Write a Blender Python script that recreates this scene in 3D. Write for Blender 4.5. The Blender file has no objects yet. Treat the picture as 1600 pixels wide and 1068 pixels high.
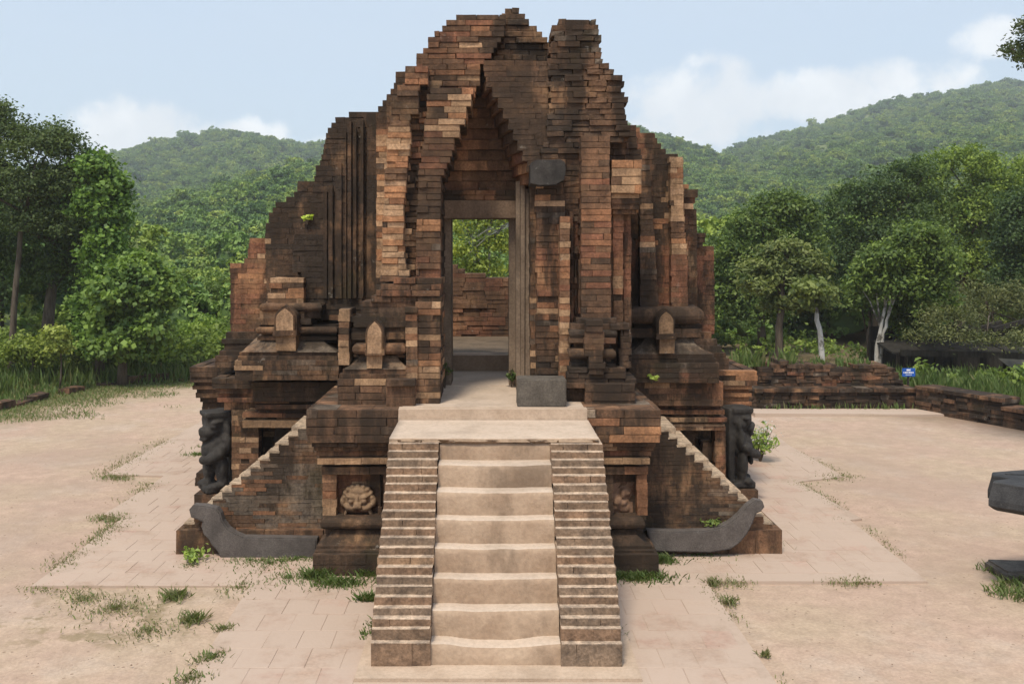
import bpy, bmesh, math, random
import numpy as np
from mathutils import Vector, Matrix, noise as mnoise

R = random.Random(11)
NR = np.random.default_rng(5)
scene = bpy.context.scene
COL = scene.collection

# ------------------------------------------------------------------ camera
VX, HY, F, H = 766.0, 399.0, 1500.0, 3.45          # survey constants: vanishing point, focal length (px), eye height (m)
cam_d = bpy.data.cameras.new("camera")
cam = bpy.data.objects.new("camera", cam_d)
COL.objects.link(cam)
cam.location = (0, 0, H)
cam.rotation_euler = (math.radians(90), 0, 0)
cam_d.sensor_width = 36.0
cam_d.lens = F / 1600.0 * 36.0
cam_d.shift_x = (800 - VX) / 1600.0
cam_d.shift_y = -(534 - HY) / 1600.0
cam_d.clip_start = 0.1
cam_d.clip_end = 6000
scene.camera = cam

# ------------------------------------------------------------------ light
SUN_EL, SUN_AZ = math.radians(60), math.radians(203)   # azimuth measured from +Y clockwise: behind the camera, slightly left
scene.view_settings.view_transform = 'Standard'
scene.view_settings.look = 'None'
scene.view_settings.gamma = 1.0
scene.view_settings.use_curve_mapping = False
scene.view_settings.exposure = 1.2
SKY_STRENGTH = 0.1
scene.cycles.volume_bounces = 2
SUN_STRENGTH = 1.5

def px_dir(px, py):
    v = Vector(((px - VX) / F, 1.0, (HY - py) / F))
    return v.normalized()

class NT:
    """small node tree writer"""
    def __init__(self, tree):
        self.t = tree; self.n = tree.nodes; self.l = tree.links
    def new(self, typ, **kw):
        nd = self.n.new(typ)
        for k, v in kw.items():
            if k == 'ins':
                for key, val in v.items():
                    self.put(nd, key, val)
            else:
                setattr(nd, k, v)
        return nd
    def put(self, nd, key, val):
        s = nd.inputs[key]
        if isinstance(val, bpy.types.NodeSocket):
            self.l.new(val, s)
        else:
            s.default_value = val
    def math(self, op, a, b=0.0, c=0.0, clamp=False):
        nd = self.n.new('ShaderNodeMath'); nd.operation = op; nd.use_clamp = clamp
        self.put(nd, 0, a); self.put(nd, 1, b)
        if op in ('MULTIPLY_ADD', 'SMOOTH_MIN', 'COMPARE'): self.put(nd, 2, c)
        return nd.outputs[0]
    def vmath(self, op, a, b=(0, 0, 0)):
        nd = self.n.new('ShaderNodeVectorMath'); nd.operation = op
        self.put(nd, 0, a); self.put(nd, 1, b)
        return nd.outputs['Value'] if op in ('DOT_PRODUCT', 'LENGTH', 'DISTANCE') else nd.outputs[0]
    def noise(self, vec, scale, detail=4.0, rough=0.55, out=0, dist=0.0):
        nd = self.n.new('ShaderNodeTexNoise')
        self.put(nd, 'Vector', vec)
        nd.inputs['Scale'].default_value = scale
        nd.inputs['Detail'].default_value = detail
        nd.inputs['Roughness'].default_value = rough
        nd.inputs['Distortion'].default_value = dist
        return nd.outputs[out]
    def ramp(self, val, a, b, lo=0.0, hi=1.0):
        nd = self.n.new('ShaderNodeMapRange'); nd.interpolation_type = 'SMOOTHSTEP'
        self.put(nd, 'Value', val)
        nd.inputs['From Min'].default_value = a; nd.inputs['From Max'].default_value = b
        nd.inputs['To Min'].default_value = lo; nd.inputs['To Max'].default_value = hi
        return nd.outputs[0]
    def mix(self, fac, a, b, mode='MIX'):
        nd = self.n.new('ShaderNodeMix'); nd.data_type = 'RGBA'; nd.blend_type = mode
        self.put(nd, 'Factor', fac)
        for i, v in ((6, a), (7, b)):
            if isinstance(v, bpy.types.NodeSocket): self.l.new(v, nd.inputs[i])
            else: nd.inputs[i].default_value = (*v, 1.0) if len(v) == 3 else v
        return nd.outputs[2]

world = bpy.data.worlds.new("World")
scene.world = world
world.use_nodes = True
w = NT(world.node_tree)
w.n.clear()
sky = w.new('ShaderNodeTexSky', sky_type='NISHITA', sun_disc=False)
sky.sun_elevation = SUN_EL
sky.sun_rotation = SUN_AZ
sky.air_density = 1.0; sky.dust_density = 2.2; sky.ozone_density = 1.0
tc = w.new('ShaderNodeTexCoord')
gdir = w.vmath('NORMALIZE', tc.outputs['Generated'])
sep = w.new('ShaderNodeSeparateXYZ', ins={0: gdir})
zup = w.math('MAXIMUM', sep.outputs[2], 0.0)
# clouds: cumulus banked low all round the horizon, the banks in view set by direction
wob = w.noise(gdir, 9.0, 6.0, 0.62)
wob2 = w.noise(gdir, 34.0, 6.0, 0.6)
bank = None
for (px, py, rx, ry, s) in [(205, 208, 85, 52, 1.1), (330, 222, 70, 22, .8), (385, 212, 65, 28, .95), (500, 226, 60, 14, .5), (1100, 165, 105, 70, .95), (1140, 120, 50, 32, .8), (1275, 150, 110, 38, .95),
                            (1440, 128, 100, 40, .85), (1540, 62, 48, 34, .95), (1010, 215, 60, 40, .6)]:
    c = px_dir(px, py)
    t1 = Vector((c.y, -c.x, 0)).normalized(); t2 = c.cross(t1).normalized()
    a = w.math('MULTIPLY', w.vmath('DOT_PRODUCT', gdir, tuple(t1)), F / rx)
    b = w.math('MULTIPLY', w.vmath('DOT_PRODUCT', gdir, tuple(t2)), F / ry)
    front = w.math('GREATER_THAN', w.vmath('DOT_PRODUCT', gdir, tuple(c)), 0.0)
    r2 = w.math('ADD', w.math('MULTIPLY', a, a), w.math('MULTIPLY', b, b))
    g = w.math('MULTIPLY', w.math('MULTIPLY', w.math('SUBTRACT', 1.0, w.math('MULTIPLY', r2, 0.55), clamp=True), s), front)
    bank = g if bank is None else w.math('MAXIMUM', bank, g)
allround = w.noise(w.vmath('MULTIPLY', gdir, (1, 1, 2.5)), 3.2, 3.0, 0.5)
back = w.math('LESS_THAN', sep.outputs[1], 0.55)
lowb = w.math('MULTIPLY', w.math('MULTIPLY', w.ramp(zup, .30, .08), w.ramp(allround, .45, .62)), back)
bank = w.math('MAXIMUM', bank, w.math('MULTIPLY', lowb, 0.9))
den = w.math('ADD', bank, w.math('ADD', w.math('MULTIPLY', w.math('SUBTRACT', wob, 0.5), 1.5), w.math('MULTIPLY', w.math('SUBTRACT', wob2, 0.5), 1.2)))
cmask = w.ramp(den, 0.26, 0.82)
cmask = w.math('MULTIPLY', cmask, w.ramp(bank, 0.02, 0.25))
ccol = w.mix(w.ramp(w.noise(gdir, 14.0, 5.0), 0.35, 0.7), (4.3, 4.45, 4.7), (5.3, 5.35, 5.45))
# thin high haze over the blue
veil = w.ramp(w.noise(w.vmath('MULTIPLY', gdir, (1, 1, 3)), 2.2, 5.0), 0.3, 0.75, 0.66, 0.80)
skyc = w.mix(veil, sky.outputs[0], (3.1, 3.6, 4.25))
skyc = w.mix(w.math('MULTIPLY', cmask, 0.92), skyc, ccol)
bg = w.new('ShaderNodeBackground', ins={'Color': skyc, 'Strength': SKY_STRENGTH})
wo = w.new('ShaderNodeOutputWorld', ins={0: bg.outputs[0]})

sun_d = bpy.data.lights.new("sun", 'SUN')
sun_d.energy = SUN_STRENGTH
sun_d.angle = math.radians(12)
sun_d.color = (1.0, 0.90, 0.74)
sun = bpy.data.objects.new("sun", sun_d)
COL.objects.link(sun)
sdir = Vector((math.sin(SUN_AZ) * math.cos(SUN_EL), math.cos(SUN_AZ) * math.cos(SUN_EL), math.sin(SUN_EL)))
sun.rotation_euler = sdir.to_track_quat('Z', 'Y').to_euler()
sun.location = (0, -20, 40)

# ------------------------------------------------------------------ helpers
def X(px, d): return (px - VX) * d / F
def Z(py, d): return H - (py - HY) * d / F
def gd(py): return F * H / (py - HY)               # depth of a ground point seen at that row
def G(px, py):
    d = gd(py); return (X(px, d), d)

def tag(o, label=None, cat=None, group=None, kind=None):
    if label: o['label'] = label
    if cat: o['category'] = cat
    if group: o['group'] = group
    if kind: o['kind'] = kind
    return o

def empty(name, loc, **kw):
    o = bpy.data.objects.new(name, None)
    o.empty_display_size = 0.2
    o.location = loc
    COL.objects.link(o)
    return tag(o, **kw)

def attach(o, parent):
    """parent a mesh whose vertices are in world space"""
    o.parent = parent
    p = parent; off = Vector((0, 0, 0))
    while p is not None:
        off += p.location; p = p.parent
    o.location = o.location - off

def new_obj(name, me, parent=None, **kw):
    o = bpy.data.objects.new(name, me)
    COL.objects.link(o)
    if parent: attach(o, parent)
    return tag(o, **kw)

def mesh_from(name, verts, faces, mat=None, cols=None, smooth=False):
    me = bpy.data.meshes.new(name)
    me.from_pydata(verts, [], faces)
    if cols is not None:
        a = me.color_attributes.new("Col", 'FLOAT_COLOR', 'POINT')
        a.data.foreach_set('color', np.asarray(cols, dtype=np.float32).ravel())
    if mat: me.materials.append(mat)
    if smooth: me.polygons.foreach_set('use_smooth', [True] * len(me.polygons))
    me.update()
    return me

BOXF = [(0, 3, 2, 1), (4, 5, 6, 7), (0, 1, 5, 4), (1, 2, 6, 5), (2, 3, 7, 6), (3, 0, 4, 7)]
class MB:
    def __init__(self): self.v = []; self.f = []; self.c = []
    def raw(self, vs, fs, col=(.3, .3, .3, 1)):
        b = len(self.v); self.v += vs
        self.f += [tuple(i + b for i in f) for f in fs]
        self.c += [col] * len(vs)
    def box(self, x0, x1, y0, y1, z0, z1, col=(.3, .3, .3, 1), jit=0.0):
        vs = [(x0, y0, z0), (x1, y0, z0), (x1, y1, z0), (x0, y1, z0), (x0, y0, z1), (x1, y0, z1), (x1, y1, z1), (x0, y1, z1)]
        if jit: vs = [(a + R.uniform(-jit, jit), b + R.uniform(-jit, jit), c + R.uniform(-jit, jit)) for a, b, c in vs]
        self.raw(vs, BOXF, col)
    def worn(self, x0, x1, y0, y1, z0, z1, col, jit=0.0, k=1.0):
        """a brick whose front arrises are rubbed off"""
        j = lambda: R.uniform(-jit, jit)
        dz = z1 - z0; dx = x1 - x0
        d = min(.5 * (y1 - y0), k * R.uniform(.006, .014))
        B = [(x0, y1, z0), (x1, y1, z0), (x1, y1, z1), (x0, y1, z1)]
        M = [(x0 + j(), y0 + d, z0 + j()), (x1 + j(), y0 + d, z0 + j()), (x1 + j(), y0 + d, z1 + j()), (x0 + j(), y0 + d, z1 + j())]
        ix = lambda: min(dx * .3, k * R.uniform(.003, .016)); iz = lambda: min(dz * .3, k * R.uniform(.003, .011))
        Fr = [(x0 + ix(), y0 + j(), z0 + iz()), (x1 - ix(), y0 + j(), z0 + iz()), (x1 - ix(), y0 + j(), z1 - iz()), (x0 + ix(), y0 + j(), z1 - iz())]
        fs = [(8, 9, 10, 11)]
        for i in range(4):
            q = (i + 1) % 4; fs += [(i, q, 4 + q, 4 + i), (4 + i, 4 + q, 8 + q, 8 + i)]
        self.raw(B + M + Fr, fs, col)
    def prism(self, poly, y0, y1, col=(.3, .3, .3, 1)):
        """outline in (x, z), counter-clockwise seen from the front, given depth"""
        n = len(poly)
        vs = [(x, y0, z) for x, z in poly] + [(x, y1, z) for x, z in poly]
        fs = [tuple(range(n)), tuple(range(2 * n - 1, n - 1, -1))]
        fs += [(i, i + n, (i + 1) % n + n, (i + 1) % n) for i in range(n)]
        self.raw(vs, fs, col)
    def bar(self, p, q, wd, ht, col=(.3, .3, .3, 1)):
        p = Vector(p); q = Vector(q); ax = (q - p).normalized()
        s = ax.cross(Vector((0, 0, 1)));
        if s.length < 1e-3: s = Vector((1, 0, 0))
        s.normalize(); u = s.cross(ax).normalized()
        vs = []
        for e in (p, q):
            for a, b in ((-1, -1), (1, -1), (1, 1), (-1, 1)):
                vs.append(tuple(e + s * (a * wd / 2) + u * (b * ht / 2)))
        self.raw(vs, BOXF, col)
    def tube(self, pts, rad, n=8, col=(.3, .3, .3, 1), wob=0.0):
        pts = [Vector(p) for p in pts]; rings = []
        for i, p in enumerate(pts):
            t = (pts[min(i + 1, len(pts) - 1)] - pts[max(i - 1, 0)]).normalized()
            a = t.cross(Vector((0.3, 1, 0.1))).normalized(); b = t.cross(a)
            ring = []
            for k in range(n):
                th = 2 * math.pi * k / n
                r = rad[i] * (1 + R.uniform(-wob, wob))
                ring.append(tuple(p + a * (math.cos(th) * r) + b * (math.sin(th) * r)))
            rings.append(ring)
        vs = [v for r in rings for v in r]; fs = []
        for i in range(len(rings) - 1):
            for k in range(n):
                fs.append((i * n + k, i * n + (k + 1) % n, (i + 1) * n + (k + 1) % n, (i + 1) * n + k))
        fs.append(tuple(range(n - 1, -1, -1))); fs.append(tuple(range((len(rings) - 1) * n, len(rings) * n)))
        self.raw(vs, fs, col)
    def build(self, name, mat, parent=None, smooth=False, **kw):
        return new_obj(name, mesh_from(name, self.v, self.f, mat, self.c, smooth), parent, **kw)

# ------------------------------------------------------------------ materials
def new_mat(name):
    m = bpy.data.materials.new(name); m.use_nodes = True
    t = NT(m.node_tree); t.n.clear()
    return m, t
def finish(t, color, rough=0.9, bump=None, bstr=0.4, bdist=0.02, spec=0.25):
    p = t.new('ShaderNodeBsdfPrincipled')
    t.put(p, 'Base Color', color)
    t.put(p, 'Roughness', rough)
    t.put(p, 'Specular IOR Level', spec)
    if bump is not None:
        b = t.new('ShaderNodeBump'); t.put(b, 'Height', bump)
        b.inputs['Strength'].default_value = bstr; b.inputs['Distance'].default_value = bdist
        t.l.new(b.outputs[0], p.inputs['Normal'])
    t.new('ShaderNodeOutputMaterial', ins={0: p.outputs[0]})
    return p

def brick_material(name, lichen=1.0, single=False):
    m, t = new_mat(name)
    g = t.new('ShaderNodeNewGeometry'); pos = g.outputs['Position']
    if single:
        at = t.new('ShaderNodeObjectInfo')
    else:
        at = t.new('ShaderNodeAttribute', attribute_name='Col')
    alpha_ = at.outputs['Alpha']
    n_f = t.noise(pos, 42.0, 4.0, 0.6)
    n_m = t.noise(pos, 8.0, 5.0, 0.65)
    n_s = t.noise(t.vmath('MULTIPLY', pos, (1.7, 1.7, 0.36)), 1.5, 7.0, 0.70)
    n_l = t.noise(pos, 5.5, 6.0, 0.7)
    n_g = t.noise(pos, 1.3, 5.0, 0.6)
    col = t.mix(1.0, at.outputs['Color'], t.mix(t.ramp(n_m, .25, .75), (.52, .52, .53), (1.4, 1.36, 1.3)), 'MULTIPLY')
    col = t.mix(1.0, col, t.mix(t.ramp(n_f, .3, .7), (.74, .74, .74), (1.2, 1.2, 1.2)), 'MULTIPLY')
    n_w = t.noise(t.vmath('MULTIPLY', pos, (.9, .9, 1.7)), 1.25, 6.0, .68)
    wash = t.math('MULTIPLY', t.ramp(n_w, .49, .70), alpha_)
    col = t.mix(t.math('MULTIPLY', wash, .78), col, t.mix(t.ramp(n_m, .35, .65), (.235, .125, .066), (.39, .23, .12)))
    black = t.math('MULTIPLY', t.ramp(t.math('ADD', n_s, t.math('MULTIPLY', t.math('SUBTRACT', n_m, .5), .35)), .405, .565), alpha_)
    col = t.mix(t.math('MULTIPLY', black, .90 * lichen), col, (.030, .022, .016))
    moss = t.math('MULTIPLY', t.ramp(n_g, .56, .74), alpha_)
    col = t.mix(t.math('MULTIPLY', moss, .30), col, (.055, .05, .02))
    spots = t.math('MULTIPLY', t.ramp(n_l, .635, .70), t.ramp(n_g, .42, .6))
    col = t.mix(t.math('MULTIPLY', spots, .42), col, (.36, .33, .28))
    h = t.math('ADD', t.math('MULTIPLY', n_f, .5), n_m)
    finish(t, col, .93, h, .55, .025, .18)
    return m

def stone_material(name, c1, c2, sc=6.0, stain=0.5, rough=.85, bstr=.35, speck=1.0, lic=.22):
    m, t = new_mat(name)
    g = t.new('ShaderNodeNewGeometry'); pos = g.outputs['Position']
    n1 = t.noise(pos, sc, 6.0, .65); n2 = t.noise(pos, sc * 9, 4.0, .6); n3 = t.noise(t.vmath('MULTIPLY', pos, (1, 1, .4)), 1.8, 5.0, .6)
    col = t.mix(t.ramp(n1, .3, .7), c1, c2)
    col = t.mix(1.0, col, t.mix(t.ramp(n2, .3, .7), (1 - .22 * speck,) * 3, (1 + .18 * speck,) * 3), 'MULTIPLY')
    col = t.mix(t.math('MULTIPLY', t.ramp(n3, .48, .66), stain), col, tuple(x * .35 for x in c1))
    lich = t.ramp(t.noise(pos, 11.0, 5.0, .7), .64, .70)
    col = t.mix(t.math('MULTIPLY', lich, lic), col, (.34, .33, .30))
    finish(t, col, rough, t.math('ADD', n1, t.math('MULTIPLY', n2, .35)), bstr, .03, .25)
    return m

def leaf_material(name, trans=.32, inst=False):
    m, t = new_mat(name)
    at = t.new('ShaderNodeAttribute', attribute_name='Col')
    col = at.outputs['Color']
    if inst:
        oi = t.new('ShaderNodeObjectInfo')
        r = oi.outputs['Random']
        hue = t.mix(t.ramp(r, .55, .95), (.85, .95, .85), (1.35, 1.22, .90))
        hue = t.mix(t.ramp(r, .4, .05), hue, (.42, .55, .62))
        col = t.mix(1.0, col, hue, 'MULTIPLY')
    d = t.new('ShaderNodeBsdfPrincipled'); t.put(d, 'Base Color', col); t.put(d, 'Roughness', .55); t.put(d, 'Specular IOR Level', .3)
    tr = t.new('ShaderNodeBsdfTranslucent'); t.put(tr, 'Color', t.mix(1.0, col, (1.25, 1.3, .7), 'MULTIPLY'))
    mx = t.new('ShaderNodeMixShader', ins={0: trans, 1: d.outputs[0], 2: tr.outputs[0]})
    t.new('ShaderNodeOutputMaterial', ins={0: mx.outputs[0]})
    return m

def bark_material(name, c1, c2, patch=None):
    m, t = new_mat(name)
    g = t.new('ShaderNodeNewGeometry'); pos = g.outputs['Position']
    n1 = t.noise(t.vmath('MULTIPLY', pos, (4, 4, .8)), 3.0, 5.0, .6); n2 = t.noise(pos, 3.0, 4.0, .6)
    col = t.mix(t.ramp(n1, .35, .65), c1, c2)
    if patch: col = t.mix(t.ramp(n2, .52, .6), col, patch)
    finish(t, col, .9, n1, .5, .02)
    return m

M_BRICK = brick_material("old_brick")
M_SINGLE = brick_material("old_brick_single", 1.0, True)
M_STAIR = brick_material("stair_brick", .42)
M_GREY = stone_material("grey_sandstone", (.072, .061, .05), (.125, .108, .088))
M_DARK = stone_material("dark_sandstone", (.024, .021, .019), (.050, .045, .040), 7.0, .5, .8)
M_POST = stone_material("door_stone", (.15, .108, .075), (.225, .168, .12), 4.0, .6)
M_SILL = stone_material("lintel_stone", (.15, .10, .065), (.22, .15, .10), 4.0, .5)
M_SAND = stone_material("worn_sandstone", (.42, .315, .23), (.50, .385, .29), 4.0, .18, .92, .4, .4, .05)
M_RISER = stone_material("stained_shaded_riser", (.31, .215, .145), (.39, .285, .20), 3.0, .62, .92, .5, .5, .08)  # stained risers, with their shade also put into the darker colour
M_DUST_LIT = stone_material("dusty_lit_tread", (.47, .37, .285), (.53, .425, .335), 3.0, .22, .95, .3, .4, 0.02)  # dust on the treads, with sunlit brightness also put into the colour
M_KALA = stone_material("carved_brick", (.20, .125, .075), (.30, .20, .12), 14.0, .5)
M_RUBBLE = stone_material("broken_relief", (.17, .098, .062), (.24, .145, .092), 9.0, .4)
M_SOIL = stone_material("mossy_soil", (.10, .072, .045), (.16, .115, .075), 5.0, .5)
M_GUARD = stone_material("guard_stone", (.085, .073, .066), (.12, .104, .094), 8.0, .35)
M_ALTAR = stone_material("altar_stone", (.030, .030, .031), (.055, .054, .054), 8.0, .3, .7)
M_LEAF = leaf_material("leaf")
M_HILL = leaf_material("hill_leaf", .15, True)
M_GRASS = leaf_material("grass_blade", .35)
M_BARK = bark_material("brown_bark", (.06, .045, .032), (.12, .095, .07))
M_PALEBARK = bark_material("pale_bark", (.36, .34, .30), (.52, .50, .46), (.13, .12, .10))
M_WOOD = bark_material("old_wood", (.016, .014, .011), (.034, .030, .024))  # near-black wood: tree shade over the shed is put into the colour

# floor of packed sand on the porch
def dirt_material(name, ground=False):
    m, t = new_mat(name)
    g = t.new('ShaderNodeNewGeometry'); pos = g.outputs['Position']
    n1 = t.noise(pos, .55, 5.0, .6); n2 = t.noise(pos, 4.5, 6.0, .65); n3 = t.noise(pos, 38.0, 4.0, .6)
    col = t.mix(t.ramp(n1, .36, .64), (.43, .33, .24), (.45, .325, .25))
    col = t.mix(t.math('MULTIPLY', t.ramp(t.noise(pos, .9, 6.0, .65), .50, .68), .65), col, (.47, .375, .30))
    col = t.mix(1.0, col, t.mix(t.ramp(n2, .28, .72), (.87, .865, .86), (1.08, 1.08, 1.08)), 'MULTIPLY')
    col = t.mix(1.0, col, t.mix(t.ramp(n3, .3, .7), (.89, .89, .89), (1.07, 1.07, 1.07)), 'MULTIPLY')
    broad = t.noise(pos, .22, 5.0, .65)
    col = t.mix(t.math('MULTIPLY', t.ramp(broad, .48, .64), .5), col, (.335, .245, .192))
    h = t.math('ADD', n2, t.math('MULTIPLY', n3, .4))
    if ground:
        sp = t.new('ShaderNodeSeparateXYZ', ins={0: pos}); x, y = sp.outputs[0], sp.outputs[1]
        vo = t.new('ShaderNodeTexVoronoi'); t.put(vo, 'Vector', pos); vo.inputs['Scale'].default_value = 9.0
        litter = t.math('MULTIPLY', t.ramp(vo.outputs['Distance'], .17, .09), t.ramp(n2, .47, .58))
        col = t.mix(t.math('MULTIPLY', litter, .7), col, (.19, .13, .09))
        big = t.noise(pos, .8, 6.0, .7)
        wb = t.math('MULTIPLY', t.math('SUBTRACT', big, .5), 5.0)
        # grass and moss creeping in from the left kerb
        vL = t.math('ADD', t.math('SUBTRACT', t.math('MULTIPLY', y, .35), x), t.math('ADD', wb, -16.4))
        grassc = t.mix(t.ramp(n2, .35, .65), (.10, .105, .035), (.20, .17, .075))
        col = t.mix(t.math('MULTIPLY', t.ramp(vL, -.4, 2.2), .80), col, grassc)
        vB = t.math('MULTIPLY', t.ramp(x, 5.0, 5.6), t.ramp(t.math('ADD', y, t.math('MULTIPLY', x, .25)), 23.8, 24.6))
        col = t.mix(vB, col, (.045, .055, .02))
        vF = t.math('ADD', y, t.math('ADD', wb, -28.5))
        col = t.mix(t.ramp(vF, -1.0, 2.5), col, (.075, .095, .03))
        # damp dark soil along the right wall
        vR = t.math('ADD', t.math('ADD', x, t.math('MULTIPLY', y, .5)), t.math('ADD', t.math('MULTIPLY', wb, .8), -18.6))
        col = t.mix(t.math('MULTIPLY', t.ramp(vR, -.6, 2.2), .7), col, (.17, .115, .075))
        # moss patch on the sand left of the stairs
        dx = t.math('MULTIPLY', t.math('ADD', x, 3.65), .62); dy = t.math('ADD', y, -9.15)
        r2 = t.math('ADD', t.math('MULTIPLY', dx, dx), t.math('MULTIPLY', dy, dy))
        pat = t.math('MULTIPLY', t.ramp(r2, .9, .1), t.ramp(t.noise(pos, 2.6, 6.0, .7), .50, .60))
        col = t.mix(t.math('MULTIPLY', pat, .55), col, (.16, .13, .055))
    finish(t, col, .97, h, .5, .03, .12)
    return m
M_DIRT = dirt_material("packed_sand")
M_GROUND = dirt_material("sandy_ground", True)

def tile_material():
    m, t = new_mat("paving_tile")
    g = t.new('ShaderNodeNewGeometry'); pos = g.outputs['Position']
    at = t.new('ShaderNodeAttribute', attribute_name='Col')
    n1 = t.noise(pos, 2.2, 6.0, .65); n3 = t.noise(pos, 34.0, 4.0, .6); n2 = t.noise(pos, .9, 5.0, .6)
    col = t.mix(1.0, at.outputs['Color'], t.mix(t.ramp(n3, .3, .7), (.86, .86, .86), (1.1, 1.1, 1.1)), 'MULTIPLY')
    dust = t.ramp(t.math('ADD', n1, t.math('MULTIPLY', n2, .7)), .55, .90)
    col = t.mix(t.math('MULTIPLY', dust, .88), col, (.455, .355, .285))
    finish(t, col, .95, t.math('ADD', t.math('MULTIPLY', n1, .7), t.math('MULTIPLY', n3, .35)), .35, .02, .15)
    return m
M_TILE = tile_material()

def plain(name, c, rough=.6):
    m, t = new_mat(name)
    g = t.new('ShaderNodeNewGeometry')
    n = t.noise(g.outputs['Position'], 9.0, 4.0)
    finish(t, t.mix(t.ramp(n, .3, .7), tuple(x * .85 for x in c), tuple(x * 1.12 for x in c)), rough)
    return m
M_BLUE = plain("blue_paint", (.02, .10, .42), .45)
M_WHITE = plain("white_paint", (.75, .75, .75), .5)
M_TARP = plain("grey_tarp", (.10, .095, .08), .8)

# ------------------------------------------------------------------ the setting: ground and hills
def build_ground():
    xs = [-1500, -400, -120, -40, -25] + list(np.arange(-20, 20.1, 1.0)) + [25, 40, 120, 400, 1500]
    ys = [-300, -60, -20, 0, 4] + list(np.arange(5, 30.1, 1.0)) + [34, 40, 60, 120, 400, 1400]
    vs = []; fs = []
    for y in ys:
        for x in xs:
            z = 0.0
            if -20 < x < 20 and 5 < y < 30: z = 0.018 * mnoise.noise(Vector((x * .35, y * .35, 2))) - 0.012
            vs.append((x, y, z))
    n = len(xs)
    for j in range(len(ys) - 1):
        for i in range(n - 1):
            fs.append((j * n + i, j * n + i + 1, (j + 1) * n + i + 1, (j + 1) * n + i))
    new_obj("ground", mesh_from("ground", vs, fs, M_GROUND, None, True), kind='structure')
build_ground()

HILLS = [  # ridge outline, ridge depth, foot depth, power
    (620, 190, 1.25, [(-700, 360), (-300, 320), (0, 280), (120, 257), (165, 247), (200, 240), (240, 229), (300, 215), (345, 209), (400, 215), (440, 225), (500, 229), (600, 262), (700, 300), (900, 370), (1200, 399)]),
    (260, 55, 1.15, [(-700, 330), (-200, 335), (100, 345), (190, 338), (300, 312), (400, 284), (480, 266), (560, 255), (700, 262), (850, 285), (1000, 330), (1200, 372), (1500, 385), (2300, 390)]),
    (450, 120, 1.2, [(200, 399), (430, 310), (520, 245), (700, 190), (900, 188), (1000, 206), (1030, 215), (1080, 232), (1130, 249), (1200, 290), (1300, 350), (1450, 399)]),
    (700, 90, 1.2, [(800, 399), (1000, 330), (1080, 280), (1130, 249), (1160, 233), (1200, 219), (1250, 206), (1300, 190), (1350, 176), (1400, 164), (1450, 154), (1520, 141), (1600, 136), (1700, 132), (1900, 150), (2300, 250)]),
]
def hill_z(px, y):
    best = -0.6
    for D, Y0, pw, line in HILLS:
        if y <= Y0: continue
        xs = [a for a, b in line]; zs = [b for a, b in line]
        py = float(np.interp(px, xs, zs))
        zr = (HY - py) * D / F + (H if py < 398 else 0)
        t = (y - Y0) / (D - Y0)
        if t <= 1: z = zr * t ** pw
        else: z = zr * max(0.0, 1 - ((y - D) / 260.0) ** 2)
        xw = (px - VX) * y / F
        z += min(1, t * 2) * (0.018 * y) * mnoise.fractal(Vector((xw * .02, y * .02, D)), 1.0, 2.0, 4) * (0.25 if t > .9 else 1)
        best = max(best, z - .6)
    return best
PXS = np.arange(-700, 2301, 25.0)
YS = np.geomspace(48, 1000, 80)
HZ = np.array([[hill_z(p, y) for p in PXS] for y in YS])
def build_hills():
    vs = [((p - VX) * y / F, y, HZ[j, i]) for j, y in enumerate(YS) for i, p in enumerate(PXS)]
    n = len(PXS); fs = []
    for j in range(len(YS) - 1):
        for i in range(n - 1):
            fs.append((j * n + i, j * n + i + 1, (j + 1) * n + i + 1, (j + 1) * n + i))
    m, t = new_mat("hill_ground")
    g = t.new('ShaderNodeNewGeometry')
    nn = t.noise(g.outputs['Position'], .06, 5.0)
    finish(t, t.mix(t.ramp(nn, .4, .65), (.07, .105, .03), (.15, .175, .06)), .95)
    new_obj("hills", mesh_from("hills", vs, fs, m, None, True), kind='structure')
build_hills()

# ------------------------------------------------------------------ leaves
def leaf_quads(cent, size, nrm, col, aspect=.5, jitter=.35):
    """many small bent leaves: numpy in, vertices/faces/colours out (each leaf is one kite of two triangles)"""
    n = len(cent)
    a = NR.normal(size=(n, 3)); a -= nrm * np.sum(a * nrm, 1, keepdims=True)
    a /= np.linalg.norm(a, axis=1, keepdims=True) + 1e-9
    b = np.cross(nrm, a)
    s = size[:, None] * (1 + jitter * NR.uniform(-1, 1, (n, 1)))
    p0 = cent - a * s * .5; p2 = cent + a * s * .5
    mid = cent - a * s * .05 + nrm * s * .10
    p1 = mid + b * s * aspect * .5; p3 = mid - b * s * aspect * .5
    V = np.stack([p0, p1, p2, p3], 1).reshape(-1, 3)
    C = np.repeat(col, 4, 0)
    return V, C

def fast_mesh(name, V, C, mat):
    """all quads, consecutive vertices"""
    n = len(V); me = bpy.data.meshes.new(name)
    me.vertices.add(n); me.vertices.foreach_set('co', np.asarray(V, np.float32).ravel())
    me.loops.add(n); me.loops.foreach_set('vertex_index', np.arange(n, dtype=np.int32))
    me.polygons.add(n // 4)
    me.polygons.foreach_set('loop_start', np.arange(0, n, 4, dtype=np.int32))
    a = me.color_attributes.new("Col", 'FLOAT_COLOR', 'POINT')
    a.data.foreach_set('color', np.concatenate([C, np.ones((n, 1))], 1).astype(np.float32).ravel())
    me.materials.append(mat)
    me.update(calc_edges=True); me.validate()
    return me

def unit(v): return v / (np.linalg.norm(v, axis=1, keepdims=True) + 1e-9)

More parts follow.
